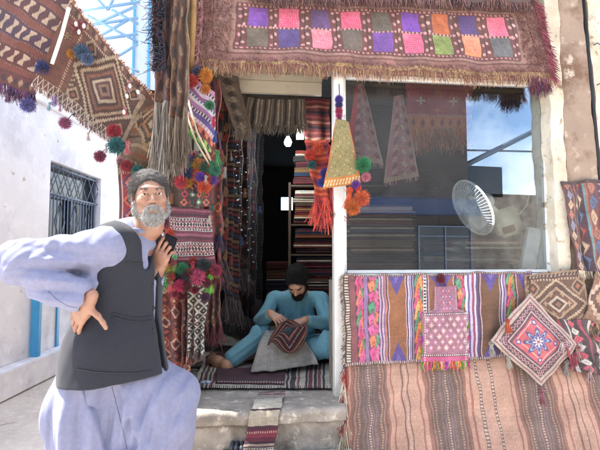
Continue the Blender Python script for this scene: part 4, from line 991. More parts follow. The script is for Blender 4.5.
    # stand plate lying on the ledge
fan()
q = MB(); a = W(344, 274, 3.4); a_ = FL(345, 270, -.08); b_ = FL(556, 270, -.08)
sb('inner_ledge', M_darkwood, [((sP1+.01, .178, zSill-.09), (sR-.02, .52, zSill-.05))])
for (x0, x1, x2, x3, sd) in ((529, 542, 535, 521, 0), (545, 556, 549, 537, 1)):
    t, f_ = (-.10-sd*.02, -.075-sd*.01)
    P4 = [F(x0, 227+sd*6, t), F(x1, 229+sd*5, t), F(x2, 271, f_), F(x3, 271, f_)]; q = MB(); Vb = [p-N*.03 for p in P4]; q.add(P4+Vb, [(0, 3, 2, 1), (4, 5, 6, 7), (0, 1, 5, 4), (1, 2, 6, 5), (2, 3, 7, 6), (3, 0, 4, 7)])
    q.top('white_board', mat('white_board_paint', '#e4ebf2', .4, noise=(10, .08), stain=(9, '#8a96a4', .6, .7)), ['left of two slim white boards leaning in the right corner of the window', 'right of two slim white boards leaning in the right corner of the window'][sd], 'board', 'white boards leaning in the window')
# ================================================================== TEXTILES LEFT OF AND ABOVE THE DOOR
# ---- awning kilim, top left (red brown with rows of cream hooks)
VEIL = .10; TINT = .68
def awn():
    c4 = [W(-40, -95, 2.35), W(74, 0, 2.42), W(36, 94, 2.50), W(-70, 62, 2.45)]; wd, ht = csize(c4); cv = Cv(wd, ht, '#5e3034', .0032)
    for k, v in enumerate((.08, .30, .52, .74)):
        cv.rect(0, v-.075, 1, v+.075, ['#4a2a3a', '#54303a', '#46304a', '#5a2c34'][k]); cv.hooks(v, .055, 12, '#cfae92'); cv.hdash(v-.085, .012, 60, '#8a5a4a'); cv.hdash(v+.085, .012, 60, '#8a5a4a')
    for v in (.19, .41, .63, .85): cv.rect(0, v-.02, 1, v+.02, '#7c3f3a')
    cv.hchain(.94, .04, 20, ['#b08468', '#3c2838']); cv.age(.10, 5)
    P = wavy(cv, c4, [(.015, 1.5, .4, 0)], .008, (1, 4), .006, 31)
    r = rug('awning_kilim', 'dark red kilim with rows of cream running hooks stretched overhead at the top left', 'kilim', cv, P)
    fringe(r, P[-1], (0, 0, -1), .06, 500, .003, ['#5a3a5a', '#7a4a5a', '#3c2a48'], 3)
    tassel(r, W(29, 98, 2.48), .085, ['#6a6ab0', '#5a4a90', '#8a8ac8'], 'pom'); tassel(r, W(8, 90, 2.48), .07, ['#7a4a6a'], 'tassel')
awn()
def diam():
    c4 = [W(70, 0, 2.40), W(168, 118, 2.62), W(147, 166, 2.62), W(34, 84, 2.45)]; wd, ht = csize(c4); cv = Cv(wd, ht, '#5c3f38', .0026)
    cv.rect(0, 0, .20, 1, '#6a3c34'); cv.vdash(.17, .008, 30, '#b89a80')
    cv.rect(0, 0, 1, .10, '#6e4438'); cv.hchain(.05, .04, 34, ['#b0907a', '#6a5048', '#3a2c34']); cv.hdash(.115, .012, 60, '#c8b098')
    cv.rect(.22, .15, .74, .88, '#4f342f'); cv.hooksv(.235, .014, 12, '#a88a72', .15, .88)
    cx, cy = .47, .50
    cv.nest(cx, cy, .27, .50, ['#c2a688', '#4b302c', '#b69678', '#4b302c', '#7a4c3e', '#3c2a2e', '#bda286', '#54363a', '#8a6a5a', '#33262c'], 16)
    for u, v in ((.27, .2), (.68, .2), (.27, .82), (.68, .82)): cv.nest(u, v, .05, .1, ['#a8886c', '#3a2a2c', '#8a4a3c'], 6)
    cv.rect(.74, .1, .77, .9, '#a98c70'); cv.rect(.77, 0, 1, 1, '#60443a'); cv.nest(.88, .5, .12, .5, ['#a08468', '#4a342e', '#a06a44', '#3a2a2a'], 8)
    for k in range(7):   # zigzag openwork along the lower edge
        pass
    cv.hzig(.94, .014, 26, .05, '#d8c8b4'); cv.hdash(.885, .008, 60, '#c0a890'); cv.hdash(.99, .012, 60, '#d8ccba'); cv.age(.11, 6)
    P = wavy(cv, c4, [(.010, 2, .4, 0)], .008, (1, 5), .005, 33, bulge=-.02)
    r = rug('diamond_bag_face', 'brown woven bag face with a nested pale diamond slung diagonally overhead at upper left', 'bag face', cv, P, .008)
    fringe(r, P[-1], (0, 0, -1), .022, 600, .0026, ['#d8ccc0', '#8a6a60', '#5a3c3c', '#a89088'], 4)
    fringe(r, P[0], unit([.3, 0, .5]), .018, 400, .0026, ['#8a5a48', '#c09a7a'], 5, name='edging')
    def T(x, y, s, c, k='pom', Y=2.46):
        p = W(x, y+2, Y); e = P[-1][np.argmin(((P[-1]-p)**2).sum(1))]
        if e[2] > p[2]+.012: q = MB(); q.tube([e, (e+p)/2+[0.003, 0, 0], p-[0, 0, s*.3]], .0022, 5); q.part('tassel_cord', WOOL, r, True)
        tassel(r, p, s*.82, c, k)
    T(44, 58, .12, ['#2b3a78', '#3a4c90'], 'pom'); T(80, 18, .13, ['#c04a5a', '#8a2c44', '#e0a0a0']); T(70, 30, .09, ['#e8e0c8', '#c8c060']); T(82, 42, .11, ['#5a7890', '#48688a'], 'pom'); T(72, 47, .07, ['#d09038'])
    T(87, 50, .09, ['#4a6a9a', '#7a8aa8']); T(66, 115, .085, ['#9a4a78', '#b86a90'], 'pom'); T(50, 100, .06, ['#b8d0d0', '#8ab0b8'], 'tassel'); T(60, 102, .05, ['#c89aa0'], 'tassel'); T(88, 130, .06, ['#d8c0b8'], 'tassel')
    T(115, 122, .10, ['#c02c3e', '#a02038']); T(116, 135, .12, ['#2c8080', '#1f6a6c'], 'pom'); T(100, 148, .085, ['#b04a68', '#8a3450'], 'pom'); T(106, 142, .06, ['#e0d8d0'], 'tassel'); T(128, 138, .09, ['#c84a5a', '#e8a0a0'], 'tassel')
    T(125, 104, .07, ['#c83a4a', '#f0d8d0'], 'tassel', 2.5); T(129, 78, .08, ['#d8d0c8', '#b05060'], 'tassel', 2.5); T(140, 88, .06, ['#d8c8b8', '#8a5a50'], 'tassel', 2.5); T(55, 93, .08, ['#8a5aa0', '#c8c0d8'], 'tassel')
    q = MB(); q.tube([W(69, 8, 2.38), W(62, 34, 2.38), W(52, 64, 2.40)], .010, 8); q.part('white_cord', mat('white_cotton_cord', '#e8e2d6', .8, bump=(90, .8, .004)), r, True)
    # cowrie shells on the end seam
    sh = mat('cowrie_shell', '#e9e2d4', .3)
    for i, (x, y) in enumerate(((76, 24), (84, 26), (79, 32), (130, 86), (127, 96), (138, 92), (124, 112))):
        p = W(x, y, 2.37 if x < 100 else 2.47); q = MB(); q.lathe([(.001, -.013), (.006, -.010), (.009, 0), (.006, .010), (.001, .013)], 10, frame_from(unit([.3*math.sin(i), -.3, 1]))[:, [0, 2, 1]], p); q.part('cowrie', sh, r, True)
diam()
def brownbag():
    c4 = [W(150, 88, 2.60), W(176, 92, 2.60), W(170, 168, 2.58), W(118, 158, 2.58)]; wd, ht = csize(c4); cv = Cv(wd, ht, '#7a5a40', .003)
    for i in range(9): cv.rect(0, i/9, 1, i/9+.04, ['#4a3428', '#b8946a', '#8a4a2c'][i % 3])
    cv.nest(.45, .5, .4, .3, ['#b89468', '#4a3428', '#a86a3a', '#3a2a24', '#c09a70'], 8); cv.age(.14, 3)
    P = wavy(cv, c4, [(.015, 1.6, .8, 0)], .008, (1, 6), .008, 41, bulge=.02)
    r = rug('tan_saddle_bag', 'tan and orange-brown saddle bag bunched above the standing man beside the grey fringe', 'bag', cv, P, .010); fringe(r, P[-1], (0, 0, -1), .06, 300, .003, ['#8a7460', '#5a4a3c', '#a8947c'], 4)
    for (x, y, c) in ((126, 160, '#b83a4a'), (138, 165, '#2c7a70'), (150, 168, '#c8a040')): tassel(r, W(x, y, 2.55), .07, [c], 'pom')
brownbag()
# narrow hanging textiles left of the door with long grey fringes
def hangers():
    def strip(nm, lb, cat, c4, base, pal, seed, fr=None, frl=.1, cell=.003, waves=((.02, 2.2, .3, 0),), nf=200, deco='chain'):
        wd, ht = csize(c4); cv = Cv(wd, ht, base, cell)
        if deco == 'chain':
            for k, u in enumerate(np.linspace(.15, .85, 3)): cv.vchain(u, .12, max(4, int(ht/.07)), pal[k % len(pal):]+pal[:k % len(pal)], slant=.4*(-1)**k)
            cv.rect(0, 0, .06, 1, pal[0]); cv.rect(.94, 0, 1, 1, pal[-1])
        elif deco == 'bars':
            n = max(5, int(ht/.035))
            for k in range(n): cv.rect(0, k/n, 1, (k+.55)/n, pal[k % len(pal)])
        elif deco == 'net':
            A_ = (cv.U*cv.w*.06+cv.V*cv.h*.06) % 1; B_ = (cv.U*cv.w*.06-cv.V*cv.h*.06) % 1; cv.mask((A_ < .22) | (B_ < .22), pal[0]); cv.mask((A_ > .5) & (A_ < .72) & (B_ > .5) & (B_ < .72), pal[2])
        elif deco == 'small':
            n = max(4, int(ht/.062))
            for k in range(n):
                for i in range(3): cv.nest((i+.5)/3, (k+.5)/n, .165, .5/n, [pal[(i+k) % len(pal)], base, pal[(i+k+1) % len(pal)]], 6)
            for u in (.0, .333, .667, 1.0): cv.vdash(u, .02, n*4, pal[0]); cv.rect(u-.008, 0, u+.008, 1, '#1c1418')
        elif deco == 'loz':
            n = max(2, int(ht/(wd*.8)))
            for k in range(n): cv.nest(.5, (k+.5)/n, .5, .5/n, pal+[base]+pal, 8)
        cv.age(.14, seed); P = wavy(cv, c4, list(waves), .008, (1, 6), .008, seed)
        r = rug(nm, lb, cat, cv, P, .008)
        if fr: fringe(r, P[-1], (0, 0, -1), frl, int(nf*(2.2 if frl > .15 else 1)), .0019 if frl > .15 else .003, fr, seed, curl=.045 if frl > .15 else .15, cjit=.3)
        return r, P
    r, P = strip('navy_plume', 'shaggy navy and black woollen hanging at the top left beside the wooden pole', 'hanging', [W(155, -30, 2.5), W(166, -30, 2.5), W(166, 70, 2.5), W(153, 70, 2.5)], '#22222e', ['#2c2f4a', '#4a2a34'], 51)
    V, Fq, c = strands(P[::3, ::3].reshape(-1, 3)+N*.0, unit([-.4, -.7, -.5]), .05, .003, ['#1e1f2c', '#2c3048', '#54303c', '#17161c'], 4, 3, .4, .4); part('shag', V, Fq, WOOL, r, True, c, np.zeros((len(V), 2)))
    r, P = strip('grey_saddle_cloth', 'grey-brown woven cloth hanging from the top above the man with long pale fringe', 'cloth', [W(164, -40, 2.55), W(184, -40, 2.55), W(182, 100, 2.52), W(156, 104, 2.52)], '#5c3c3a', ['#8a5a50', '#3c2a2e', '#a87a60'], 52, ['#9a8f84', '#7c7268', '#b0a698', '#5e564e'], .30, nf=420)
    r, P = strip('brown_fringed_cloth', 'narrow reddish brown cloth hanging from the top just left of the wooden pole', 'cloth', [W(176, -40, 2.50), W(190, -40, 2.50), W(189, 120, 2.48), W(170, 120, 2.48)], '#5c3a2c', ['#8a5a40', '#3c2822', '#a08060'], 53, ['#8a7a66', '#5c4c3e'], .2)
    q = MB(); q.tube([W(194, -60, 2.56), W(193, 20, 2.56), W(190, 75, 2.58)], [.022, .021, .019], 10); q.top('wooden_pole', M_wood, 'old yellowish wooden pole beside the upper left corner of the squared rug', 'pole', smooth=True)
    global VEIL, TINT; VEIL = .08; TINT = .95
    # backdrop rug behind the man's head
    c4 = [F(117, 150, .06), F(171, 150, .06), F(175, 268, .08), F(120, 268, .08)]; wd, ht = csize(c4); cv = Cv(wd, ht, '#7c1f2a', .003)
    cv.border(.05, '#3c2030'); cv.border(.02, '#c89a8a', .055); cv.rect(0, 0, 1, .06, '#d0b0a8'); cv.hdash(.045, .02, 12, '#4a2430')
    for j in range(6):
        for i in range(3): cv.nest(.22+.28*i, .15+.14*j, .14, .07, [['#c04a3a', '#2c2038', '#d8a080'], ['#3a2c50', '#b85a48', '#2a1a24']][(i+j) % 2], 6)
    cv.age(.10, 4); P = wavy(cv, c4, [(.01, 2, 0, 0)], .006, (1, 5), .006, 55); r = rug('crimson_rug', "crimson rug with stepped diamonds hanging behind the standing man's head", 'rug', cv, P)
    fringe(r, P[1]+N*.01, unit(N*.3+np.array([0, 0, .6])), .03, 160, .004, ['#d8c0c0', '#b86a7a', '#e8dcd8'], 5, name='top_tufts')
    for k, x in enumerate(range(120, 170, 8)): tassel(r, F(x, 156, .09), .05, ['#b04a60', '#d8c8c8'][k % 2:], 'pom')
    # maroon bag with white zigzags
    c4 = [F(171, 207, .16), F(211, 209, .14), F(216, 266, .16), F(168, 265, .18)]; wd, ht = csize(c4); cv = Cv(wd, ht, '#5e2236', .0024)
    for k, v in enumerate((.05, .13, .47, .53, .87)): cv.rect(0, v-.018, 1, v+.018, ['#8a4a5a', '#3c1a2c', '#8a4a5a', '#3c1a2c', '#9a5a64'][k])
    for v in (.29, .71):
        cv.rect(0, v-.11, 1, v+.11, '#2f1a2a')
        for dv in (-.05, .05): cv.hchain(v+dv, .052, 15, ['#dcc6b8'] ); cv.hchain(v+dv, .025, 15, ['#5e2236', '#a04858'])
        cv.hdash(v-.105, .008, 40, '#e8dccf'); cv.hdash(v+.105, .008, 40, '#e8dccf')
    cv.age(.08, 7); P = wavy(cv, c4, [(.006, 1.5, .3, 0)], .005, (2, 7), .005, 56, bulge=.03); r = rug('zigzag_bag', "maroon bag with two white patterned bands hanging by the standing man's raised hand", 'bag', cv, P, .012)
    cs = ['#3c8a5a', '#c8404a', '#2c2a38', '#d85a7a', '#4aa070', '#b02c50', '#d8803a', '#6aa04a']
    for i in range(8): tassel(r, P[-1, int((cv.w-1)*i/7)]+N*.008, .07 if i % 2 else .085, [cs[i]], 'tassel' if i % 2 else 'pom')
    for i, (x, y, c, s) in enumerate(((175, 258, '#6ac07a', .10), (182, 266, '#30905a', .09), (164, 275, '#7ad08a', .12), (172, 277, '#e8606a', .11), (189, 271, '#3c2c38', .1), (198, 272, '#e05a86', .11), (210, 277, '#7cc84a', .12), (204, 262, '#2c3a3a', .09), (170, 264, '#c8a838', .09), (193, 265, '#c03a4a', .09), (216, 268, '#a02848', .08), (179, 283, '#d83a6a', .08))):
        tassel(r, F(x, y-4, .2), s*.9, [c], 'tassel' if i % 3 == 0 else 'pom')
    for i, (x, y, c, s) in enumerate(((170, 228, '#e85a3a', .06), (168, 236, '#b8d08a', .05), (166, 246, '#3c8a5a', .06), (163, 217, '#6a3050', .06), (162, 254, '#6aa84a', .07))): tassel(r, F(x, y, .17), s, [c], 'pom')
    for i in range(34):
        x = 163+(i*29 % 52); y = 150+(i*47 % 66) if i % 2 else 254+(i*31 % 44)
        tassel(r, F(x, y, .13+.04*(i % 3)), .035+.012*(i % 3), [['#7a2430', '#2c5a4a', '#c84a3a', '#2c2c48', '#b03a5a', '#8a5a2c', '#5a2c4a', '#c8b8a8'][i % 8]], 'tassel' if i % 2 else 'pom')
    # small patterned piece above it with orange pompoms
    c4 = [F(184, 150, .12), F(212, 152, .12), F(211, 206, .15), F(180, 206, .15)]; wd, ht = csize(c4); cv = Cv(wd, ht, '#4a2a30', .0026)
    for j in range(7):
        for i in range(4): cv.nest(.14+.24*i, .08+.14*j, .11, .07, [['#d86a4a', '#2c3048'], ['#3c7a5a', '#d8c8a8'], ['#b03a4a', '#1e1c28']][(i*2+j) % 3])
    cv.age(.12, 3); P = wavy(cv, c4, [(.01, 1.5, .3, 0)], .005, (2, 7), .005, 57, bulge=.02); r = rug('pompom_bag', 'small bag crowded with orange, green and purple pompoms above the maroon zigzag bag', 'bag', cv, P, .012)
    cl = ['#e8683a', '#3a9070', '#7a4ab0', '#e04858', '#2c4a78', '#d8a030', '#c8305a', '#f08060', '#2f7a5a', '#8a2c50']
    for i in range(26):
        x = 181+(i*37 % 34); y = 152+(i*53 % 52); tassel(r, F(x, y, .16), .045+.02*((i*7) % 3), [cl[i % 10]], 'pom' if i % 3 else 'tassel')
    tassel(r, F(204, 180, .2), .08, ['#f0622e', '#e85838'], 'pom'); tassel(r, F(201, 172, .2), .06, ['#6a3cb0'], 'pom')
    # woven bag in the upper left of the doorway
    c4 = [W(187, 70, 2.62), W(214, 72, 2.66), W(219, 150, 2.68), W(206, 168, 2.62)]; c4 = [W(185, 76, 2.58), W(213, 68, 2.68), W(214, 146, 2.72), W(211, 168, 2.60)]
    c4 = [W(186, 70, 2.60), W(214, 92, 2.68), W(216, 164, 2.70), W(184, 128, 2.58)]; wd, ht = csize(c4); cv = Cv(wd, ht, '#4a3858', .0024)
    pal = [('#c88aa8', .0), ('#3c2c48', .08), ('#d8b8c8', .16), ('#8a4a7a', .22), ('#4a5a8a', .30), ('#d8c8c8', .36), ('#a06a9a', .42), ('#3a2a3a', .5), ('#5a4a8a', .56), ('#c89ab0', .64), ('#e8664a', .72), ('#8a3a4a', .80), ('#8ab84a', .86), ('#4a8a3a', .94)]
    for c, v in pal: cv.rect(0, v, 1, 1, c)
    for v in (.12, .33, .53, .68): cv.hooks(v, .03, 12, '#f0e0e0')
    cv.hchain(.78, .05, 10, ['#f08a5a', '#3a2438']); cv.hchain(.9, .05, 10, ['#b8d86a', '#2c4a3a']); cv.age(.10, 4)
    P = wavy(cv, c4, [(.012, 1.4, .3, 0)], .006, (2, 7), .006, 58, bulge=.02); r = rug('striped_pouch', 'lilac, orange and green striped pouch with pompoms hanging at the upper left of the doorway', 'pouch', cv, P, .012)
    for (x, y, c, s, k) in ((206, 68, '#e8902c', .09, 'pom'), (205, 84, '#d8802c', .06, 'pom'), (192, 74, '#d84438', .08, 'pom'), (198, 66, '#27305a', .08, 'pom'), (186, 70, '#4a2c48', .07, 'pom'), (210, 100, '#3a8a5a', .06, 'pom'), (214, 116, '#c83a5a', .06, 'tassel'), (216, 130, '#3a4a8a', .07, 'tassel'), (217, 150, '#3a8a4a', .09, 'tassel'), (212, 160, '#2c7a5a', .08, 'tassel')): tassel(r, W(x, y, 2.55), s, [c], k)
    q = MB(); q.tube([W(188, 100, 2.55), W(197, 132, 2.55), W(213, 165, 2.56)], .007, 6); q.tube([W(186, 112, 2.55), W(196, 142, 2.55), W(211, 167, 2.56)], .006, 6); q.part('woven_strap', mat('cream_strap', '#b8a890', .85, bump=(90, .8, .003)), r, True)
    # lower textiles beside the man
    strip('red_chain_rug', "dark red rug with black stepped squares hanging below the maroon bag by the man's vest", 'rug', [F(158, 262, .05), F(190, 262, .05), F(192, 372, .07), F(160, 372, .07)], '#6e2326', ['#2c1c20', '#a8503a', '#c89a7a'], 60, ['#8a7a66'], .04, deco='small')
    strip('black_white_mesh_bag', 'black and white diamond mesh bag hanging at the left foot of the doorway', 'bag', [F(190, 284, .10), F(208, 284, .10), F(205, 352, .12), F(188, 352, .12)], '#2a2624', ['#c8c0b0', '#1c1a1c', '#d8d0c0'], 61, ['#5a4a44'], .03, deco='net')
    strip('plum_strip', 'long plum coloured strip hanging inside the left door edge', 'hanging', [F(205, 78, -.05), F(219, 80, -.05), F(220, 258, -.04), F(206, 258, -.04)], '#5a1a24', ['#8a2c34', '#2c1c28', '#a85048'], 62, ['#7a2a34', '#2c2430'], .1)
    strip('crimson_strip', 'crimson strip with dark diamonds just inside the left door edge below the plum one', 'hanging', [F(208, 180, -.12), F(222, 182, -.12), F(222, 326, -.1), F(206, 326, -.1)], '#4a1c22', ['#7a3034', '#1e1a22', '#8a6a50'], 63, ['#5a2a30'], .08, deco='small')
    strip('oxblood_strip', 'oxblood strip with tiny squares hanging between the red squared rug and the mesh bag', 'hanging', [F(184, 268, .08), F(196, 270, .08), F(194, 356, .10), F(182, 356, .10)], '#48161c', ['#7c2c2e', '#1c1820', '#b0806a'], 66, ['#6a3a34'], .04, deco='small')
    strip('rust_bag', 'rust and navy squared bag peeping out behind the pompom bag at the left door edge', 'bag', [F(198, 146, .06), F(222, 150, .03), F(222, 236, .05), F(200, 234, .08)], '#6a2a20', ['#24304a', '#b8683a', '#8a2c34'], 67, ['#5a2a30', '#2c3048'], .07, deco='small')
    VEIL = .0
    # passage: dark hangings receding along its left wall, gloom put into colours that darken inwards
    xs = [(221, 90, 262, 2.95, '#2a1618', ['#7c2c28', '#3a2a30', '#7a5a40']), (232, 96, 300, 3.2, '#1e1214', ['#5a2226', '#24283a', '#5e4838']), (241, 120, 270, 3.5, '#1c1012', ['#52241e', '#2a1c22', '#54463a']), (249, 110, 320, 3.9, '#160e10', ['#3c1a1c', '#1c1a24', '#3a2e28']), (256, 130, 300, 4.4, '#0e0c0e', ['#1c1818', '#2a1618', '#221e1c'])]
    names = ['nearest the door, red and tan chains', 'second from the door, dark red bars', 'third from the door, rust diamonds', 'fourth from the door, nearly black', 'deepest in, dark with faint red chains']
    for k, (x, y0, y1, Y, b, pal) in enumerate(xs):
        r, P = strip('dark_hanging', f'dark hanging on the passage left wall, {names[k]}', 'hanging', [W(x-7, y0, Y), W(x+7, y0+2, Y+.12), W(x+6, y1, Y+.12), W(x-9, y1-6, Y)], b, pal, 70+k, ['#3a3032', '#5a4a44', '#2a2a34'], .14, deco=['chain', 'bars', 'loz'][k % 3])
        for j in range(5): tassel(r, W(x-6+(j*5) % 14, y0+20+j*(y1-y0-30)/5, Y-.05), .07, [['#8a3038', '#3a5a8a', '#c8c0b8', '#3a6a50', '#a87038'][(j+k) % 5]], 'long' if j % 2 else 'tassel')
    # silver trinket strings
    sv = mat('dull_silver', '#a8adb8', .35, .8, noise=(30, .2))
    for k, (x, y0, y1, Y) in enumerate(((240, 150, 230, 3.1), (247, 158, 250, 3.3), (236, 120, 200, 3.0), (252, 175, 262, 3.5))):
        root = thing('trinket_string', f'string of silver beads and discs in the dark passage, {["second lowest", "long one beside it", "highest and nearest the door", "lowest and deepest"][k]}', 'trinket string', W(x, y1, Y))
        q = MB(); q.tube([W(x, y0-40, Y), W(x, y1, Y)], .002, 5); q.part('thread', M_black, root, True)
        q = MB()
        for j in range(14):
            p = W(x+math.sin(j*2.1)*1.6, y0+(y1-y0)*j/13, Y); q.lathe([(.001, -.004), (.007+.003*(j % 3), 0), (.001, .004)], 8, frame_from(unit([math.sin(j), -.8, math.cos(j*1.7)])), p)
        q.part('discs', sv, root, True)
hangers()
# ---- under the ceiling
VEIL = .03
def inside_top():
    c4 = [W(232, 92, 3.2), W(305, 95, 3.3), W(306, 125, 3.3), W(224, 124, 3.2)]; wd, ht = csize(c4); cv = Cv(wd, ht, '#5e5248', .003)
    for k in range(22): cv.rect(k/22, 0, k/22+.02, 1, ['#8a7c6c', '#2f2a28', '#a09484'][k % 3])
    cv.rect(0, 0, 1, .12, '#3a322c'); cv.age(.12, 3); P = wavy(cv, c4, [(.012, 9, .1, 0), (.01, 3, 0, 1)], .006, (1, 6), .006, 80, sag=.02)
    r = rug('striped_pelmet', 'grey-brown finely striped cloth strung under the ceiling across the passage', 'cloth', cv, P); fringe(r, P[-1], (0, 0, -1), .05, 500, .003, ['#6a5e52', '#3a342e', '#8a7e6e'], 3)
    c4 = [W(303, 96, 3.9), W(330, 96, 3.9), W(330, 142, 3.9), W(304, 142, 3.9)]; wd, ht = csize(c4); cv = Cv(wd, ht, '#5e1c20', .003)
    for k in range(9): cv.rect(0, k/9, 1, k/9+.05, ['#1e1418', '#8a3a30', '#a0604a'][k % 3])
    cv.age(.1, 3); P = wavy(cv, c4, [(.01, 2, .1, 0)], .006); rug('red_barred_rug', 'dark red rug with horizontal black bars hanging high behind the door post', 'rug', cv, P)
    # brown cloth hanging slanted from lintel at the left
    c4 = [W(214, 70, 2.85), W(238, 76, 2.9), W(250, 128, 3.0), W(234, 130, 2.95)]; wd, ht = csize(c4); cv = Cv(wd, ht, '#54463a', .003); cv.vchain(.5, .3, 9, ['#7a6a58', '#3a2e28']); cv.age(.12, 2)
    P = wavy(cv, c4, [(.015, 2, .3, 0)], .006); r = rug('brown_drape', 'rumpled brown drape hanging from the lintel at the upper left of the doorway', 'cloth', cv, P); fringe(r, P[-1], (0, 0, -1), .05, 160, .003, ['#6a5a4a'], 3)
    q = MB(); a = W(226, 66, 3.1); b = W(306, 96, 3.3); q.tube([W(222, 91, 3.2), W(307, 94, 3.3)], .012, 8); q.top('ceiling_rail', M_darkwood, 'thin dark rail under the ceiling that carries the striped cloth', 'rail', smooth=True)
    q = MB(); q.obox(W(300, 133, 4.0), (.035, .008, .06), np.eye(3)); q.top('paper_card', M_ceil, 'plain beige card hanging beside the lit bulb', 'card')
inside_top()
# ---- on the door post
def postbags():
    c4 = [F(336, 118, .12), F(349, 122, .12), F(361, 183, .14), F(323, 190, .14)]; wd, ht = csize(c4)
    cv = Cv(.27, ht, '#8d8152', .0024)
    for j in range(12):
        for i in range(7): cv.loz(.08+.14*i+(.07 if j % 2 else 0), .06+j*.07, .03, .016, ['#b8ac78', '#6a5a38', '#a87048'][(i+j) % 3])
    cv.rect(0, 0, .06, 1, '#b8683a'); cv.rect(.94, 0, 1, 1, '#b8683a'); cv.rect(0, .86, 1, 1, '#c87a3a'); cv.hooks(.93, .04, 12, '#e8d0a0'); cv.age(.08, 5)
    P = wavy(cv, c4, [(.006, 1, .3, 0)], .004, (2, 7), .004, 90, bulge=.02); r = rug('olive_pointed_bag', 'olive-yellow pointed bag with an orange hem hanging over the white door post', 'bag', cv, P, .012)
    for (x, y, c, s) in ((350, 192, '#e8602c', .13), (358, 190, '#e0483a', .13), (353, 205, '#e8782c', .1), (361, 196, '#f0703a', .1), (364, 163, '#2c9058', .1), (366, 178, '#e8889a', .06), (356, 186, '#8a4ab0', .06)): tassel(r, F(x, y-6, .15), s, [c], 'tassel' if s > .1 else 'pom')
    c4 = [W(304, 141, 2.85), W(328, 140, 2.85), W(332, 200, 2.85), W(315, 196, 2.85)]; wd, ht = csize(c4); cv = Cv(wd, ht, '#a8382a', .0026)
    for k in range(10): cv.rect(0, k/10, 1, k/10+.05, ['#e85a3c', '#6a2030', '#d8704a'][k % 3])
    cv.age(.1, 4); P = wavy(cv, c4, [(.02, 1.4, .3, 0)], .008, (1, 6), .006, 91); r = rug('orange_fringed_bag', 'bright orange-red fringed bag hanging just left of the white door post', 'bag', cv, P, .01)
    fringe(r, P[-1], (0.05, 0, -1), .13, 380, .003, ['#e0503a', '#b83a48', '#8a2c40', '#f0704a'], 4); fringe(r, P[:, -1], (0.3, -.2, -1), .12, 300, .003, ['#e0503a', '#c83a4a', '#7a2c58'], 5, name='side_fringe')
    for (x, y, c, s) in ((318, 143, '#f0582c', .08), (310, 150, '#e8442c', .07), (326, 168, '#3a3a9a', .07), (312, 160, '#2c6a6a', .06), (322, 178, '#3a4ab0', .06)): tassel(r, W(x, y, 2.8), s, [c], 'pom')
    # string of bobbles at top of the post
    root = thing('bobble_string', 'string of purple and pink wool bobbles at the top of the white door post', 'bobble string', F(338, 130, .06)); q = MB(); q.tube([F(339, 84, .058), F(340, 108, .058), F(338, 132, .058)], .003, 5); q.part('thread', M_black, root, True)
    for (y, c, s) in ((98, '#5a3cb0', .055), (104, '#3c3a8a', .05), (110, '#c83a6a', .05), (115, '#d84a8a', .045), (121, '#7a3c9a', .04), (127, '#c8405a', .05)): tassel(root, F(339, y-3, .075), s, [c], 'pom')
postbags()

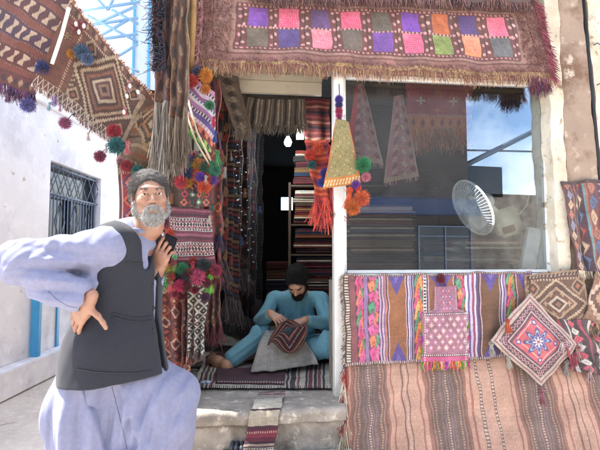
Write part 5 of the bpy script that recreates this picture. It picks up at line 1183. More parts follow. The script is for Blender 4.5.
# ================================================================== ON THE SHOP FLOOR AND STEPS
def floorrugs():
    def flat(c4, cv, z0, nm, lb, cat, seed, thick=.008, fr=None, amp=.0025):
        P = bil(c4, cv.U, cv.V); Q = P[..., :2]; d = Wn(10, 1, 6, seed, 2)(Q)*amp+amp*1.5; P[..., 2] = z0+thick+np.maximum(d, 0)
        e1 = Wn(8, 1, 8, seed+2, 2)(Q)*.004; P[..., 0] += e1; P[..., 1] += Wn(8, 2, 14, seed+4, 2)(Q)*.003
        V, Fq, c, uv, n = cloth_grid(cv, P[:, :, :], thick*.9); r = top(nm, V, Fq, WOOL, lb, cat, None, True, c, uv)
        return r, P
    g = lambda x, y, z=FZ: G(x, y, z)
    # carpet
    c4 = [g(222, 346), g(352, 346), g(352, 369), g(190, 369)]; c4[0][1] = c4[1][1] = 4.2; wd, ht = csize(c4); cv = Cv(wd, ht, '#4a2226', .006); cv.border(.03, '#2c1c22'); cv.border(.012, '#8a6a5a', .034); 
    for j in range(5):
        for i in range(4): cv.nest(.16+.225*i, .14+.18*j, .1, .08, ['#7a3a34', '#2a1c24', '#8a6450'], 6)
    cv.fade('#4a2a2a', .35); cv.age(.1, 3); flat(c4, cv, FZ+.002, 'dark_red_carpet', 'dark red carpet covering the shop floor under the seated man', 'carpet', 3)
    # cream striped kilim at the threshold
    c4 = [g(202, 366), g(336, 366), g(337, 391), g(192, 391)]; wd, ht = csize(c4); cv = Cv(wd, ht, '#ddd0ba', .003)
    X = lambda p: (p-195)/142.0
    for (a, b, c) in ((199, 201, '#3c2428'), (203, 206, '#6a2c34'), (208, 210, '#2c2430'), (212, 215, '#7a3a3a'), (287, 289, '#2e2a34'), (291, 296, '#3a2c34'), (298, 300, '#8a4a48'), (306, 308, '#2c2830'), (309, 313, '#7a3038'), (314, 317, '#33242c'), (318, 321, '#8a4448'), (323, 325, '#2c2830')): cv.rect(X(a), 0, X(b), 1, c)
    cv.hdash(.03, .02, 60, '#3a2a2c'); cv.hdash(.97, .03, 70, '#3a2a2c', .4); cv.age(.08, 3)
    flat(c4, cv, FZ+.012, 'cream_striped_kilim', 'cream kilim with dark red and black cross stripes lying along the threshold', 'kilim', 5)
    c4 = [g(216, 370, FZ+.02), g(287, 370, FZ+.02), g(284, 386, FZ+.02), g(216, 385, FZ+.02)]; wd, ht = csize(c4); cv = Cv(wd, ht, '#4c1c2e', .003)
    cv.hdash(.93, .05, 26, '#c8b8a0', .5); cv.hdash(.85, .03, 26, '#2c1620', .5, ph=.5); cv.rect(0, 0, .02, 1, '#2c1620'); cv.age(.08, 3)
    flat(c4, cv, FZ+.024, 'maroon_mat', 'small plain maroon mat with a toothed cream edge on the threshold kilim', 'mat', 6)
    # strip falling down the steps
    tz = FZ+.030; a = g(262, 383, tz); b = g(287, 383, tz); 
    wid = .165; pr = []   # profile in shop axes (t, z)
    t0 = tEdge; pts = [(-.02, tz+.003), (t0+.10, tz), (t0+.03, tz-.004), (t0-.008, tz-.02), (t0-.018, tz-.06), (t0-.020, FZ-.10), (t0-.024, .44), (t0-.036, .385), (t0-.075, .366), (t0-.16, .362)]
    pts = np.array(pts); sl = np.r_[0, np.cumsum(np.linalg.norm(np.diff(pts, axis=0), axis=1))]; L_ = sl[-1]
    cv = Cv(wid, L_, '#b5a791', .0024)
    def bar(a_, b_, c): cv.rect(0, a_, 1, b_, c)
    for k, (a_, c) in enumerate(((.0, '#5a2430'), (.03, '#c0a890'), (.05, '#3a2430'), (.075, '#8a4a50'), (.10, '#c8bca8'), (.12, '#33242c'), (.135, '#b5a791'), (.18, '#54464a'), (.20, '#cabda6'), (.40, '#3c2c34'), (.42, '#b5a791'), (.56, '#4a2434'), (.60, '#7a2c3c'), (.66, '#5a2434'), (.70, '#2c2028'), (.72, '#a88c7c'), (.74, '#33242c'), (.755, '#bcae98'), (.86, '#c5b8a2'), (.90, '#3c2c34'), (.92, '#b5a791'))): bar(a_, 1, c)
    for v in (.15, .22, .40, .56, .70, .755, .9): cv.hdash(v+.01, .006, 12, '#3a2a30', .5)
    cv.hdash(.62, .008, 14, '#c8a090', .4); cv.age(.09, 9)
    sa = FL(259, 383, 0.1)[0]; sb_ = FL(286, 383, .1)[0]; sc_ = FL(238, 447, .27)[0]; sd_ = FL(270, 447, .27)[0]
    sv_ = cv.V*L_; tt = np.interp(sv_, sl, pts[:, 0]); zz = np.interp(sv_, sl, pts[:, 1]); Ls = sa+(sc_-sa)*cv.V; Rs = sb_+(sd_-sb_)*cv.V; ss = Ls+(Rs-Ls)*cv.U+.004*np.sin(cv.V*23)
    nz = np.abs(Wn(10, 4, 14, 3, 2)(np.stack([ss, sv_], -1)))*.004; P = P0+E*ss[..., None]-N*(tt-nz)[..., None]; P[..., 2] = zz+nz
    V, Fq, c, uv, n = cloth_grid(cv, P, .007); rr = top('step_strip', V, Fq, WOOL, 'narrow cream and maroon striped kilim strip draped down the concrete steps', 'kilim strip', None, True, c, uv)
    fringe(rr, P[-1], unit(N+np.array([0, 0, -.1])), .03, 90, .002, ['#c8bca8', '#8a7a6a'], 3)
    # dark sandals on the lower step
    M_sh = mat('navy_shoe_rubber', '#2a3038', .5, bump=(60, .3, .003)); zb = .349
    for k, (x, y) in enumerate(((231, 449), (246, 455))):
        p = G(x, y, zb); root = thing('sandal', ['left of two dark worn sandals at the foot of the striped strip', 'right of two dark worn sandals at the foot of the striped strip'][k], 'sandal', p, group='sandals on the lower step')
        n = 20; V = []; ang = 1.25+.25*k; Rm = np.array([[math.cos(ang), -math.sin(ang), 0], [math.sin(ang), math.cos(ang), 0], [0, 0, 1]])
        o_ = [(.040*math.sin(2*math.pi*i/n)*(1.15 if math.cos(2*math.pi*i/n) > 0 else .85), .128*math.cos(2*math.pi*i/n)) for i in range(n)]
        for z in (.004, .022): V += [tuple(Rm @ np.array([a_, b_, z])+p) for a_, b_ in o_]
        q = MB(); q.add(V, [tuple(range(n-1, -1, -1)), tuple(range(n, 2*n))]+[(i, (i+1) % n, n+(i+1) % n, n+i) for i in range(n)]); q.part('sole', M_sh, root)
        q = MB()
        for yy in (.02, .05, .075): a_ = np.linspace(0, math.pi, 9); q.tube([p+Rm @ np.array([.042*math.cos(t), yy, .016+.045*math.sin(t)]) for t in a_], .011, 8)
        q.part('strap', M_sh, root, True)
    q = MB(); p = G(203, 381, FZ+.03); r_ = np.random.default_rng(3); pts = p+np.cumsum(r_.normal(0, .012, (9, 3)), 0)*np.array([1, .8, .25]); pts[:, 2] = np.maximum(pts[:, 2], FZ+.032); q.tube(pts, [.004, .01, .012, .008, .014, .009, .011, .007, .003], 6); q.top('crumpled_rag', mat('pale_blue_rag', '#b8cbe0', .8, noise=(20, .1)), 'small crumpled pale blue rag at the left end of the threshold kilim', 'rag', smooth=True)
floorrugs()
# ================================================================== PEOPLE
M_skin = mat('tanned_skin', '#946d58', .5, noise=(18, .12), stain=(34, '#7c4c3e', .5, .78), bump=(120, .15, .001))
M_skin2 = mat('brown_skin', '#c9977a', .55, noise=(18, .08), bump=(120, .15, .001))
M_eye = mat('eye_white', '#d8d2c8', .25); M_iris = mat('dark_iris', '#1c120c', .15)
def cloth_mat(name, c, rough=.85, sc=26, tr=.1):
    m = mat(name, c, rough, spec=.25, noise=(60, .10), bump=(340, .25, .0012)); t = m.node_tree; b = t.nodes['Principled BSDF']; b.inputs['Sheen Weight'].default_value = .1
    old = [n for n in t.nodes if n.bl_idname == 'ShaderNodeBump'][0]; rn = t.nodes.new('ShaderNodeTexNoise'); rn.noise_type = 'RIDGED_MULTIFRACTAL'; rn.inputs['Scale'].default_value = 6.5; rn.inputs['Detail'].default_value = 4; rn.inputs['Distortion'].default_value = .8
    mp = t.nodes.new('ShaderNodeMapping'); mp.inputs['Scale'].default_value = (1.5, 1.5, .7); mp.inputs['Rotation'].default_value = (.3, .5, .2); cc = t.nodes.new('ShaderNodeTexCoord'); t.links.new(cc.outputs['Object'], mp.inputs['Vector']); t.links.new(mp.outputs[0], rn.inputs['Vector'])
    b2 = t.nodes.new('ShaderNodeBump'); b2.inputs['Strength'].default_value = .10; b2.inputs['Distance'].default_value = .007; t.links.new(rn.outputs[0], b2.inputs['Height']); t.links.new(b2.outputs[0], old.inputs['Normal'])
    return m
M_kam = cloth_mat('pale_lavender_cotton', '#777990'); M_vest = cloth_mat('charcoal_waistcoat_cloth', '#25262d'); M_teal = cloth_mat('teal_cotton', '#76a9b6')
M_hair_g = mat('grey_hair', '#8f8d8c', .7); M_hair_b = mat('black_hair', '#16120f', .6)

def hand_prims(wr, f, n, th, curls=(.35, .4, .45, .5), spread=.10, thumb=.5, sc=1.0, thumb_dir=None):
    """f: forearm->fingers, n: out of the palm, th: towards the thumb"""
    f = unit(f); n = unit(np.array(n)-f*np.dot(n, f)); s = unit(np.cross(f, n)); s = s if np.dot(s, th) > 0 else -s
    wr = np.array(wr, float); A = lambda a, b, c=0: wr+(f*a+s*b+n*c)*sc; P = []
    P.append(cap(A(-.03, 0), A(.01, 0), .026*sc, .025*sc, k=.02))
    for b, l in ((.030, .088), (.010, .092), (-.011, .088), (-.030, .080)): P.append(cap(A(.012, b*.6), A(l, b), .0155*sc, .0125*sc, k=.014*sc))
    P.append(ell(A(.045, .024, .010), np.array([.026, .016, .014])*sc, np.stack([f, s, n], 1), k=.016))
    lens = ((.043, .026, .020), (.047, .030, .021), (.043, .028, .021), (.034, .021, .019)); rs = (.0092, .0095, .0090, .0080)
    for i, (b, l0) in enumerate(((.031, .090), (.010, .095), (-.011, .091), (-.030, .082))):
        p = A(l0, b); sp = (1.5-i)*spread; d = unit(f*math.cos(sp)+s*math.sin(sp)); a = 0
        for j, L in enumerate(lens[i]):
            a += curls[i]*(.8, 1.1, .8)[j]; q = p+(d*math.cos(a)+n*math.sin(a))*L*sc; r0 = rs[i]*(1, .93, .85)[j]*sc; P.append(cap(p, q, r0, r0*.92, k=.005)); p = q
    t0 = A(.022, .026, .004); d = unit(f*math.cos(.75)+s*math.sin(.75)+n*.25) if thumb_dir is None else unit(thumb_dir)
    p = t0
    for j, (L, r0) in enumerate(((.042, .0145), (.034, .0112), (.027, .0102))):
        q = p+d*L*sc; P.append(cap(p, q, r0*sc, r0*.88*sc, k=.010 if j == 0 else .006)); p = q; d = unit(d+(f*.35+n*.5*thumb))
    return P
def head_prims(c, M, s=1.0):
    """M columns: side, forward, up"""
    c = np.array(c); A = lambda x, y, z: c+M @ np.array([x, y, z])*s; P = []
    P.append(ell(A(0, -.014, .032), np.array([.074, .094, .084])*s, M, k=.02)); P.append(ell(A(0, .026, -.030), np.array([.060, .066, .086])*s, M, k=.03))
    for g in (-1, 1):
        P.append(cap(A(g*.052, -.002, -.052), A(g*.012, .070, -.098), .020*s, .020*s, k=.03)); P.append(ell(A(g*.040, .064, -.022), np.array([.022, .022, .018])*s, M, k=.02))
        P.append(ell(A(g*.077, -.006, -.004), np.array([.009, .019, .032])*s, M, k=.008)); P.append(ell(A(g*.081, -.006, -.002), np.array([.006, .010, .018])*s, M, k=.004, op='s'))
    P.append(cap(A(-.03, .083, .026), A(.03, .083, .026), .012*s, k=.016))
    for g in (-1, 1): P.append(ell(A(g*.031, .101, .006), np.array([.019, .014, .011])*s, M, k=.012, op='s'))
    P.append(cap(A(0, .086, .018), A(0, .112, -.026), .0075*s, .0115*s, k=.012))
    for g in (-1, 1): P.append(ell(A(g*.012, .100, -.031), np.array([.009, .011, .008])*s, M, k=.006))
    P.append(cap(A(-.018, .088, -.056), A(.018, .088, -.056), .0075*s, k=.008)); P.append(cap(A(-.015, .087, -.069), A(.015, .087, -.069), .008*s, k=.008)); P.append(cap(A(-.022, .099, -.0625), A(.022, .099, -.0625), .0025*s, k=.004, op='s'))
    for g in (-1, 1):   # lids
        P.append(cap(A(g*.019, .0925, .0125), A(g*.043, .0865, .0115), .0055*s, k=.004)); P.append(cap(A(g*.019, .0915, -.0015), A(g*.043, .0855, -.0025), .0045*s, k=.004))
    P.append(cap(A(0, -.02, -.06), A(0, -.032, -.14), .050*s, .056*s, k=.03))
    return P
def head_extras(root, c, M, hair, s=1.0, cap_=False, beardlen=.012, hairlen=.012, full_beard=True, seed=3, hcol=('#8f8d8c',), bcol=('#b8b4ae',), thin=0):
    c = np.array(c); A = lambda x, y, z: c+M @ np.array([x, y, z])*s
    for g in (-1, 1):
        q = MB(); q.lathe([(.0001, -.0118)]+[(.0118*math.sin(t), -.0118*math.cos(t)) for t in np.linspace(.25, 2.9, 10)]+[(.0001, .0118)], 18, M, A(g*.031, .0805, .0055)); q.part('eye', M_eye, root, True)
        q = MB(); q.lathe([(.0001, 0), (.0055, 0), (.0050, .0016), (.0001, .0021)], 14, np.stack([M[:, 0], M[:, 2], M[:, 1]], 1), A(g*.031, .0915, .0055)); q.part('iris', M_iris, root, True)
    # hair: skull shell without the face
    H = [ell(A(0, -.018, .036), np.array([.082, .101, .091])*s, M, k=.01), ell(A(0, -.05, -.02), np.array([.066, .060, .07])*s, M, k=.03), ell(A(0, .095, -.045), np.array([.086, .094, .112])*s, M, k=.012, op='s'), ell(A(0, .035, -.110), np.array([.11, .115, .085])*s, M, k=.012, op='s')]
    wn = Wn(12, 18, 60, seed); V, Fq = sdf_skin(H, .0035, lambda X: .0012*wn(X.reshape(-1, 3)).reshape(X.shape[:-1])); nn = vnormals(V, Fq)
    def furry(name, V, Fq, nn, cols, ln, dens, flow, base):
        sel = np.random.default_rng(seed).random(len(V)) < 1.1; d = nn[sel]*.5+np.array(flow); d = np.concatenate([d]*3); vv = np.concatenate([V[sel]-nn[sel]*.002]*3); vv = vv+np.random.default_rng(seed+1).normal(0, .0016, vv.shape); V2, F2, c2 = strands(vv, d, ln, .00055, list(cols), seed, 3, .5, .28, True, .35)
        Va = np.concatenate([V, V2]); Fa = np.concatenate([Fq, F2+len(V)]); ca = np.concatenate([np.tile(srgb(base)*.7, (len(V), 1)), c2]); return part(name, Va, Fa, WOOL, root, True, ca, np.zeros((len(Va), 2)))
    furry('hair', V, Fq, nn, hcol, hairlen, .8, M @ np.array([0, -.5, -.6]), hcol[0])
    Bp = []
    for g in (-1, 1):
        Bp += [cap(A(g*.066, .012, -.030), A(g*.055, .014, -.066), .012*s, .018*s, k=.01), cap(A(g*.055, .012, -.066), A(g*.016, .076, -.104), .019*s, .022*s, k=.02), cap(A(g*.003, .101, -.050), A(g*.028, .090, -.062), .0085*s, .008*s, k=.008), cap(A(g*.027, .088, -.064), A(g*.026, .080, -.092), .008*s, .013*s, k=.01)]
    Bp += [ell(A(0, .078, -.104), np.array([.026, .024, .024])*s, M, k=.02), cap(A(-.014, .101, -.0645), A(.014, .101, -.0645), .0035*s, k=.003, op='s')]
    V, Fq = sdf_skin(Bp, .003, lambda X: .0008*wn(X.reshape(-1, 3)).reshape(X.shape[:-1])); nn = vnormals(V, Fq)
    furry('beard', V, Fq, nn, bcol, beardlen, .8, M @ np.array([0, .2, -.8]), bcol[0])
    E_ = []
    for g in (-1, 1):
        pts = [A(g*.016, .0965, .024), A(g*.031, .096, .030), A(g*.046, .086, .025)]; r_ = np.linspace(0, 1, 60); P = np.stack([np.interp(r_, [0, .5, 1], [p[i] for p in pts]) for i in range(3)], 1)
        P = P+np.random.default_rng(4).normal(0, .002, P.shape); V2, F2, c2 = strands(P, M @ np.array([g*.7, .3, .2]), .010, .0007, list(hcol), 4, 2); part('eyebrow', V2, F2, WOOL, root, True, c2, np.zeros((len(V2), 2)))

FOLD = 1.35
def fold_disp(specs):
    """specs: list of (centre, radius, amp, direction the creases run, creases per metre, seed)"""
    fs = []
    for (c, R, amp, d, fr, seed) in specs:
        d = unit(d); a = unit(np.cross(d, [0.05, 1, .02])); b = np.cross(d, a); w1 = Wn(4, .8, 2.2, seed); fs.append((np.array(c), R, amp, d, a, b, fr, w1, seed))
    def f(X):
        sh = X.shape[:-1]; Y = X.reshape(-1, 3); o = np.zeros(len(Y))
        for (c, R, amp, d, a, b, fr, w1, sd_) in fs:
            rel = Y-c; w_ = np.exp(-(rel**2).sum(1)/(R*R))
            if w_.max() < .01: continue
            q = w1(Y); t = 2*math.pi*fr*(rel @ a); m = .55+.45*np.sin((rel @ d)*9+sd_+q)
            s = np.sin(t+1.3*q+sd_); s = s*s*s*.5+s*.5; s2 = np.sin(t*2.3-1.6*q+sd_*2+(rel @ d)*4); s3 = np.sin(2*math.pi*fr*(rel @ b)+1.2*q)
            o += FOLD*amp*w_*(s*m+.22*s2*(1-m)+.12*s3)
        return o.reshape(sh)
    return f
def on_surface(o, pts, off=.002):
    """points of a child mesh met by the sight lines through the photo pixels"""
    from mathutils.bvhtree import BVHTree
    loc = np.zeros(3); q = o
    while q is not None: loc = loc+np.array(q.location); q = q.parent
    me = o.data; t = BVHTree.FromPolygons([v.co[:] for v in me.vertices], [p.vertices[:] for p in me.polygons]); out = []
    for (x, y) in pts:
        d = unit(ray(x, y)); h = t.ray_cast(Vector(CAM-loc), Vector(d), 10)
        if h[0] is not None: out.append(np.array(h[0])+loc+np.array(h[1])*off)
    return out

# ------------------------------------------------------------------ the standing man
def standing():
    HS = .93; hd = W(150, 196, 1.90); fdir = unit([.90, -.44, 0]); sdir = unit([-.44, -.90, 0])
    neck = W(134, 236, 1.93); root = thing('person', 'standing man in pale blue-grey tunic and dark waistcoat, one hand on his hip', 'person', (W(110, 300, 1.93)[0], 1.9, 0))
    TM = np.stack([sdir, fdir, [0, 0, 1]], 1)
    HM = frame_from([.40, -.91, -.06]); HM = np.stack([HM[:, 0], HM[:, 1], HM[:, 2]], 1)
    HM = np.array(Matrix.Rotation(math.radians(5), 3, Vector(HM[:, 1]))) @ HM
    chest = W(124, 272, 1.93); belly = W(120, 318, 1.93); pelvis = W(113, 356, 1.95)
    shR = W(107, 246, 1.78); shL = neck+(neck-shR)*.75+np.array([0, 0, -.06]); shL[2] = shR[2]
    elR = W(20, 262, 1.68); wrR = W(88, 301, 1.70); elL = W(139, 320, 2.14); wrL = W(157, 271, 1.97)
    hipR = W(97, 362, 1.88); knR = W(86, 466, 1.88); anR = np.array([W(80, 500, 1.92)[0], 1.93, .09])
    hipL = W(128, 362, 2.02); knL = W(178, 392, 2.03); anL = np.array([knL[0]-.03, 2.14, .40])
    # body
    B = [ell(chest, (.165, .10, .20), TM, k=.05), ell(belly, (.15, .105, .16), TM, k=.05), ell(pelvis, (.155, .11, .13), TM, k=.05), cap(neck-np.array([0, 0, .02]), hd+HM @ np.array([0, -.03, -.08]), .062, .052, k=.04),
         cap(neck-[0, 0, .02], shR, .055, .05, k=.05), cap(neck-[0, 0, .02], shL, .055, .05, k=.05), cap(shR, elR, .050, .038, k=.03), cap(elR, wrR, .040, .026, k=.02), cap(shL, elL, .050, .038, k=.03), cap(elL, wrL, .038, .026, k=.02),
         cap(hipR, knR, .085, .055, k=.05), cap(knR, anR, .055, .038, k=.03), cap(hipL, knL, .085, .055, k=.05), cap(knL, anL, .052, .038, k=.03)]
    for an, dr in ((anR, [.3, -.95, 0]), (anL, [.35, -.9, 0])):
        d = unit(dr); B += [cap(an-d*.05-[0, 0, .045], an+d*.10-[0, 0, .055], .036, .030, k=.03), cap(an+d*.10-[0, 0, .055], an+d*.17-[0, 0, .062], .036, .022, k=.03)]
        for i in range(5): b = an+d*.165+np.cross(d, [0, 0, 1])*(i-2)*.016-[0, 0, .066]; B.append(cap(b, b+d*(.03-.004*abs(i-1)), .010, .008, k=.006))
    B += head_prims(hd, HM, HS)
    B += hand_prims(wrR, W(76, 320, 1.72)-wrR, [.35, 1, 0], [1, 0, -.3], (.30, .34, .38, .42), .03, .3, .92, thumb_dir=[.75, .0, -.62])
    fL = unit(W(165, 246, 1.93)-wrL)
    B += hand_prims(wrL, fL, [.25, .95, .1], [-1, .0, .3], (.35, .62, .75, .85), .05, .8, .93)
    V, Fq = sdf_skin(B, .0032); V = relax(V, Fq, 1); part('body', V, Fq, M_skin, root)
    head_extras(root, hd, HM, None, HS, beardlen=.0075, hairlen=.011, hcol=('#4a4644', '#3c3836', '#6c6864'), bcol=('#b6b2ac', '#8e8a86', '#d0ccc6'))
    # tunic
    skirtR = W(84, 474, 1.86)
    K = [ell(chest, (.188, .122, .225), TM, k=.06), ell(belly, (.178, .132, .20), TM, k=.06), ell(pelvis, (.19, .14, .15), TM, k=.07), cap(neck+[0, 0, .015], neck-[0, 0, .05], .066, .075, k=.03),
         cap(neck-[0, 0, .045], shR, .058, .066, k=.05), cap(neck-[0, 0, .045], shL, .058, .066, k=.05), cap(shR, elR, .074, .072, k=.04), cap(elR, elR+(wrR-elR)*.86, .074, .058, k=.04), cap(shL, elL, .066, .054, k=.04), cap(elL, elL+(wrL-elL)*.86, .052, .040, k=.03),
         ell(elR+(wrR-elR)*.45+[0, 0, -.035], (.13, .05, .045), frame_from(wrR-elR)[:, [1, 0, 2]], k=.04),
         cap(hipR+[0, 0, .02], W(82, 410, 1.87), .12, .135, k=.08), cap(W(82, 410, 1.87), skirtR, .13, .135, k=.05),
         cap(W(130, 376, 2.0), knL+[-.01, 0, -.01], .12, .085, k=.08), cap(knL, W(171, 420, 1.98), .085, .085, k=.06), cap(W(156, 395, 1.95), W(144, 435, 1.92), .11, .11, k=.07), cap(W(134, 390, 1.92), W(134, 452, 1.88), .10, .085, k=.08), cap(W(171, 420, 1.98), W(150, 464, 1.93), .085, .06, k=.06),
         ell(hd+HM @ np.array([0, .0, 0]), (.07, .08, .10), HM, k=.01, op='s'),
         ell(W(98, 452, 1.72), (.035, .22, .13), None, k=.03, op='s')]
    K = [p_ for p_ in K if not (p_['t'] == 'ell' and p_['op'] == 's' and abs(p_['r'][2]-.28) < .01)]; K.append(cap(W(118, 394, 1.87), W(126, 462, 1.85), .105, .10, k=.06)); K.append(bxs(W(88, 428, 1.60), (.052, .185, .165), np.array(Matrix.Rotation(math.radians(-20), 3, 'Y')), .006, k=.008, op='s')); K.append(cap(W(84, 262, 1.79), W(92, 292, 1.82), .055, .05, k=.06))
    cuff = elR+(wrR-elR)*.86; K.append(cap(cuff+unit(wrR-elR)*.062, cuff+unit(wrR-elR)*.13, .05, .06, k=.008, op='s'))
    cf2 = elL+(wrL-elL)*.86; K.append(cap(cf2+unit(wrL-elL)*.050, cf2+unit(wrL-elL)*.13, .045, .06, k=.008, op='s'))
    fd = fold_disp([(elR, .13, .012, shR-elR+np.array([0, 0, .3]), 12, 3), ((shR+elR)/2, .17, .011, [0.35, .2, 1], 10, 5), ((elR+wrR)/2, .14, .013, wrR-elR+np.array([0, 0, .12]), 13, 7), (W(165, 400, 1.90), .20, .017, [-.45, 0, -1], 7, 11), (W(74, 430, 1.80), .14, .020, [0.05, 0, 1], 10, 13), (knL, .15, .007, [1, 0, -.5], 7, 17), (pelvis, .16, .006, [1, 0, .2], 9, 19), (W(135, 425, 1.8), .15, .020, [-.15, 0, -1], 11, 23)])
    V, Fq = sdf_skin(K, .0045, fd); V = relax(V, Fq, 1); tun = part('tunic', V, Fq, M_kam, root)
    M_st = mat('tunic_stitching', '#5e6076', .9)
    for line in ([(48, 291), (56, 299), (68, 306), (82, 309)], [(80, 386), (90, 384)], [(112, 387), (120, 418), (127, 449)]):
        pts = on_surface(tun, [(x0+(x1-x0)*t, y0+(y1-y0)*t) for (x0, y0), (x1, y1) in zip(line[:-1], line[1:]) for t in np.linspace(0, 1, 7)], .0005)
        if len(pts) > 4: q = MB(); q.tube(pts, .0012, 5); q.part('seam', M_st, tun, True)

    # collar band
    q = MB(); cn = neck+[0, 0, .03]; a = np.linspace(0, 2*math.pi, 25); ax_ = unit(hd-neck); Rr = frame_from(fdir)
    q.tube([cn+TM @ np.array([.066*math.sin(t), .070*math.cos(t), .014*-math.cos(t)]) for t in a], .014, 8, False); q.part('collar', M_kam, root, True)
    # trousers
    T = [cap(hipR, W(86, 480, 1.88), .122, .128, k=.05), cap(W(84, 480, 1.88), anR+[0, 0, .08], .12, .085, k=.05), cap(hipL, knL, .11, .08, k=.05), cap(knL, anL+[0, 0, .08], .085, .075, k=.05)]
    fd = fold_disp([(W(95, 440, 1.80), .2, .012, [0.12, 0, 1], 15, 31), (anR+[0, 0, .25], .2, .010, [0, 0, 1], 9, 33), (anL+[0, 0, .2], .2, .008, [0, 0, 1], 9, 35)])
    V, Fq = sdf_skin(T, .006, fd); part('trousers', relax(V, Fq, 2), Fq, M_kam, root)
    # waistcoat: torso shell, armholes and front opening cut away
    front = chest+fdir*.13+(-sdir)*.015
    hem = W(116, 374, 1.93)
    Vs = [ell(chest+[0, 0, .01], (.200, .134, .215), TM, k=.05), ell(belly, (.192, .147, .21), TM, k=.06), ell(pelvis+[0, 0, -.01], (.22, .165, .17), TM, k=.07), cap(W(104, 350, 1.86), W(100, 385, 1.85), .15, .155, k=.05), cap(W(130, 345, 1.93), W(134, 385, 1.93), .135, .15, k=.05), cap(neck-[0, 0, .055], shR+(neck-shR)*.22, .072, .084, k=.05), cap(neck-[0, 0, .055], shL+(neck-shL)*.3, .070, .078, k=.05),
          
          ell(shR+(shR-neck)*.62-[0, 0, .050], (.062, .20, .125), TM, k=.01, op='s'), ell(shL+(shL-neck)*.16-[0, 0, .02], (.055, .12, .105), TM, k=.01, op='s'),
          bxs(belly+fdir*.16-sdir*.065, (.009, .14, .6), TM, .005, k=.006, op='s'), cap(neck+[0, 0, .05]+fdir*.03, chest+fdir*.13+[0, 0, .03], .075, .018, k=.01, op='s'), cap(neck+[0, 0, .08], neck-[0, 0, .02], .070, .074, k=.008, op='s'),
          bxs(hem-[0, 0, .30], (.6, .6, .30), np.array(Matrix.Rotation(math.radians(-3), 3, 'Y')), .001, k=.006, op='s')]
    fd = fold_disp([(belly, .18, .005, [-.6, .1, -1], 7, 41), (W(105, 345, 1.82), .15, .006, [-.4, .1, -1], 8, 43), (chest+[0, 0, .05], .15, .004, [-.5, .1, -1], 8, 47)])
    V, Fq = sdf_skin(Vs, .004, fd); V = relax(V, Fq, 1); vest = part('waistcoat', V, Fq, M_vest, root)
    M_seam = mat('waistcoat_seam', '#24252b', .8)
    for line in ([(112, 317), (122, 320), (132, 322), (142, 322), (152, 320)], [(112, 313), (122, 316), (132, 318), (142, 318), (152, 316)], [(126, 262), (134, 263), (142, 263), (149, 262)], [(78, 369), (95, 372), (115, 373), (135, 373), (152, 371)]):
        pts = on_surface(vest, [(x0+(x1-x0)*t, y0+(y1-y0)*t) for (x0, y0), (x1, y1) in zip(line[:-1], line[1:]) for t in np.linspace(0, 1, 6)])
        if len(pts) > 3: q = MB(); q.tube(pts, .0022, 5); q.part('seam', M_seam, vest, True)
    for (x, y) in ((154, 285), (155, 308), (155, 331)):
        pts = on_surface(vest, [(x-2, y)])
        if pts: q = MB(); q.lathe([(.001, -.003), (.006, -.003), (.008, 0), (.006, .003), (.001, .003)], 12, np.stack([[0, 0, 1], [1, 0, 0], [0, -1, 0]], 1), pts[0]); q.part('button', M_black, vest, True)
    # black phone held up by the chin
    nL = unit(np.array([.25, .95, .1])-fL*np.dot(fL, [.25, .95, .1])); ph = wrL+fL*.105+nL*.030; Rr = np.stack([unit(np.cross(nL, fL)), nL, fL], 1)
    q = MB(); q.obox(ph, (.030, .004, .062), Rr, .003); q.top('phone', mat('black_phone_plastic', '#111216', .25), 'small black phone held up to the chin of the standing man', 'phone')
    # open-backed sandals
    for an, dr, nm in ((anR, [.3, -.95, 0], 0), (anL, [.35, -.9, 0], 1)):
        d = unit(dr); s = np.cross(d, [0, 0, 1]); c_ = an+d*.055; zb = an[2]-.092
        q = MB(); n = 18; o_ = [(c_+s*(.045*math.sin(2*math.pi*i/n))+d*(.135*math.cos(2*math.pi*i/n))) for i in range(n)]; V = [(p[0], p[1], zb+.002) for p in o_]+[(p[0], p[1], zb+.016) for p in o_]
        q.add(V, [tuple(range(n)), tuple(range(2*n-1, n-1, -1))]+[(i, n+i, n+(i+1) % n, (i+1) % n) for i in range(n)]); q.part('sandal', M_darkwood, root)
standing()

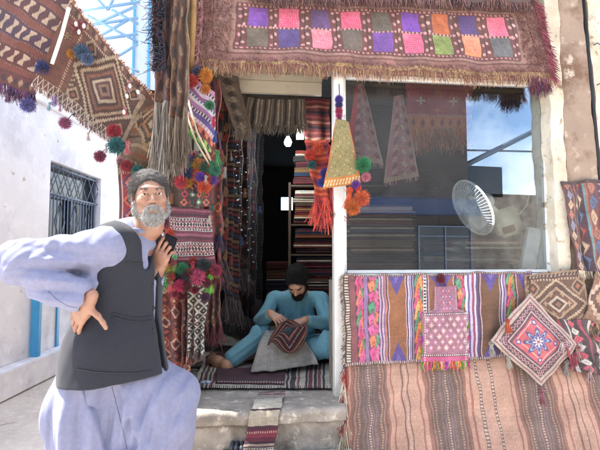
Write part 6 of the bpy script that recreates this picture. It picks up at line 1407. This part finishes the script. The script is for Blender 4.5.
# ------------------------------------------------------------------ the seated man
def seated():
    global FOLD; FOLD = 2.0
    Y = 3.80; root = thing('person', 'seated bearded man in teal clothes bent over needlework in the doorway, one bare foot out', 'person', (W(297, 340, Y)[0], Y, FZ))
    hd = W(297, 281, 3.57); HM = frame_from([-.12, -.60, -.79]); TM = frame_from([-.03, -1, -.25])
    neck = W(297, 291, 3.76); chest = W(296, 314, 3.80); belly = W(296, 335, 3.84); pel = W(297, 346, 3.88); pel[2] = max(pel[2], FZ+.12)
    shR = W(274, 299, 3.76); shL = W(320, 299, 3.76); elR = W(262, 322, 3.62); elL = W(327, 324, 3.60); wrR = W(271, 314, 3.42); wrL = W(305, 320, 3.40)
    hipR = W(286, 348, 3.80); knR = W(260, 336, 3.50); anR = G(226, 364, FZ+.055); hipL = W(308, 348, 3.80); knL = W(330, 344, 3.42); anL = W(290, 362, 3.42); anL[2] = FZ+.07; knL[2] = max(knL[2], FZ+.16)
    B = [ell(chest, (.16, .10, .17), TM, k=.05), ell(belly, (.15, .11, .13), TM, k=.05), ell(pel, (.16, .12, .11), None, k=.05), cap(neck-[0, 0, .02], hd+HM @ np.array([0, -.03, -.09]), .06, .05, k=.03), cap(neck-[0, 0, .03], shR, .05, .048, k=.04), cap(neck-[0, 0, .03], shL, .05, .048, k=.04),
         cap(shR, elR, .048, .038, k=.03), cap(elR, wrR, .038, .026, k=.02), cap(shL, elL, .048, .038, k=.03), cap(elL, wrL, .038, .026, k=.02), cap(hipR, knR, .08, .055, k=.04), cap(knR, anR, .052, .036, k=.03), cap(hipL, knL, .08, .055, k=.04), cap(knL, anL, .052, .036, k=.03)]
    d = unit([-.80, -.35, .10]); up = unit([-.25, -.30, .92]); sd = np.cross(d, up)   # bare foot lying on its side, toes up-left
    heel = anR-np.array([0, 0, .012]); ft = G(206, 357, FZ+.06)
    dd = unit(ft-heel); B += [cap(heel+dd*-.01-[0, 0, .01], heel+dd*.11, .046, .040, k=.03), cap(heel+dd*.09, heel+dd*.18+[0, 0, .008], .042, .036, k=.03)]
    tt = unit(np.cross(dd, [.2, -1, .2])); tt = tt if tt[2] > 0 else -tt
    for i in range(5): b = heel+dd*.19+tt*(.036-i*.018)+[0, 0, .008]; B.append(cap(b, b+dd*(.040-.005*i), .0135-.001*i, .0115-.0008*i, k=.005))
    for (wr, tg, tt_, sg) in ((wrR, W(283, 322, 3.30), [1, 0, .4], 1), (wrL, W(292, 325, 3.30), [-1, 0, .4], -1)):
        B += hand_prims(wr, tg-wr, [-.15*sg*-1, .25, -1], tt_, (.35, .45, .5, .55), .06, .8, .98)
    B += head_prims(hd, HM)
    V, Fq = sdf_skin(B, .004); part('body', relax(V, Fq, 1), Fq, M_skin2, root)
    head_extras(root, hd, HM, None, beardlen=.008, hairlen=.012, hcol=('#15110e', '#241c18'), bcol=('#1a1411', '#2c221c'), seed=5)
    K = [ell(chest, (.168, .115, .20), TM, k=.06), ell(belly, (.165, .13, .15), TM, k=.06), ell(pel, (.18, .15, .12), None, k=.06), cap(neck+[0, 0, .01], neck-[0, 0, .05], .062, .08, k=.03), cap(neck-[0, 0, .05], shR, .055, .060, k=.04), cap(neck-[0, 0, .05], shL, .055, .060, k=.04),
         cap(shR, elR, .062, .058, k=.03), cap(elR, elR+(wrR-elR)*.85, .058, .044, k=.03), cap(shL, elL, .062, .058, k=.03), cap(elL, elL+(wrL-elL)*.85, .058, .044, k=.03), cap(belly+[0, -.05, -.05], W(296, 350, 3.55), .12, .10, k=.06),
         ell(hd, (.075, .09, .10), HM, k=.01, op='s')]
    fd = fold_disp([(chest+[0, -.1, 0], .18, .008, [0, -.2, 1], 8, 3), (shR+[0, 0, -.08], .12, .009, [.3, 0, 1], 10, 5), (shL+[0, 0, -.08], .12, .009, [-.3, 0, 1], 10, 7), (elR, .10, .010, [.6, -.4, .5], 12, 9), (elL, .10, .010, [-.6, -.4, .5], 12, 11), (belly, .16, .010, [1, 0, .1], 9, 13)])
    V, Fq = sdf_skin(K, .005, fd); part('tunic', relax(V, Fq, 2), Fq, M_teal, root)
    T = [ell(pel-[0, 0, .02], (.19, .15, .10), None, k=.05), cap(hipR, knR, .105, .080, k=.04), cap(knR, anR+(knR-anR)*.20, .080, .062, k=.04), cap(hipL, knL, .105, .085, k=.05), cap(knL, anL, .09, .07, k=.05)]
    fd = fold_disp([(knR, .16, .012, anR-knR, 9, 3), ((knR+anR)/2, .16, .012, anR-knR, 10, 5), (knL, .16, .010, [-.3, 0, 1], 9, 7)])
    V, Fq = sdf_skin(T, .0055, fd); V = relax(V, Fq, 2); V[:, 2] = np.maximum(V[:, 2], FZ+.012); part('trousers', V, Fq, M_teal, root)
    # collar placket
    q = MB(); q.tube([neck+TM @ np.array([.062*math.sin(t), .064*math.cos(t), .004-.016*math.cos(t)])+[0, 0, .012] for t in np.linspace(0, 2*math.pi, 21)], .012, 8, False); q.part('collar', M_teal, root, True)
    # grey felt across his lap down to the floor
    TL, TR, BR, BL = W(266, 330, 3.34), W(300, 336, 3.36), G(319, 366, FZ+.06), G(250, 376, FZ+.035); wd, ht = csize([TL, TR, BR, BL]); cv = Cv(wd, ht, '#c2baae', .004); cv.age(.07, 4, (2, 20)); cv.border(.006, '#a79f94')
    cv.mask((np.abs(cv.U-.02) < .02) | (np.abs(cv.V-.985) < .015), '#aaa296')
    P = bil([TL, TR, BR, BL], cv.U, cv.V); P[..., 2] += .05*np.sin(math.pi*cv.V*.9)*(1-.3*cv.U)+.006*Wn(10, 2, 8, 3, 2)(np.stack([cv.U*wd, cv.V*ht], -1)); P[..., 2] = np.maximum(P[..., 2], FZ+.044)
    e = .01*Wn(8, 2, 12, 5, 1)(P[..., 0].reshape(-1, 1)).reshape(cv.U.shape); P[..., 1] += e
    r = rug('grey_felt', "thick plain grey felt lying over the seated man's lap down to the floor", 'felt', cv, P, .014)
    # the embroidered piece in his hands
    a = [W(285, 316, 3.26), W(316, 326, 3.24), W(291, 354, 3.14), W(259, 338, 3.18)]; wd, ht = csize(a); cv = Cv(wd, ht, '#1e1620', .0022)
    for i, c in enumerate(['#3a1620', '#6a3426', '#241820', '#8a6a5a', '#54202c', '#1e1a24', '#5e2a24', '#2a1c26', '#4a1e26', '#8a6456', '#2a1a24', '#22303a']): 
        x = i*.034; m = (cv.U > x) & (cv.U < 1-x) & (cv.V > x) & (cv.V < 1-x); cv.mask(m, c)
    for (x, c) in ((.05, '#e0b090'), (.12, '#c0583a'), (.22, '#d8c0b0'), (.31, '#b84a3a')): 
        m = (cv.U > x) & (cv.U < 1-x) & (cv.V > x) & (cv.V < 1-x) & ~((cv.U > x+.014) & (cv.U < 1-x-.014) & (cv.V > x+.014) & (cv.V < 1-x-.014)) & (((cv.U+cv.V)*26 % 1) < .5); cv.mask(m, c)
    cv.star(.5, .5, .1, '#2c4a54', 4, .3); cv.age(.08, 3)
    P = bil(a, cv.U, cv.V); P[..., 2] += .020*np.sin(math.pi*cv.U)*np.sin(math.pi*cv.V)+.014*np.sin(cv.U*9+cv.V*5)-.05*np.abs(cv.U-.5)**1.5*4*cv.V; r_ = np.minimum(np.minimum(cv.U, 1-cv.U), np.minimum(cv.V, 1-cv.V))
    ctr = P.mean((0, 1)); rad = np.hypot(cv.U-.5, cv.V-.5); P = ctr+(P-ctr)*(1-.30*np.clip((rad-.42)/.29, 0, 1)**1)[..., None]
    rug('embroidered_piece', "small dark embroidered piece with nested striped squares in the seated man's hands", 'embroidery', cv, P, .007)
seated()
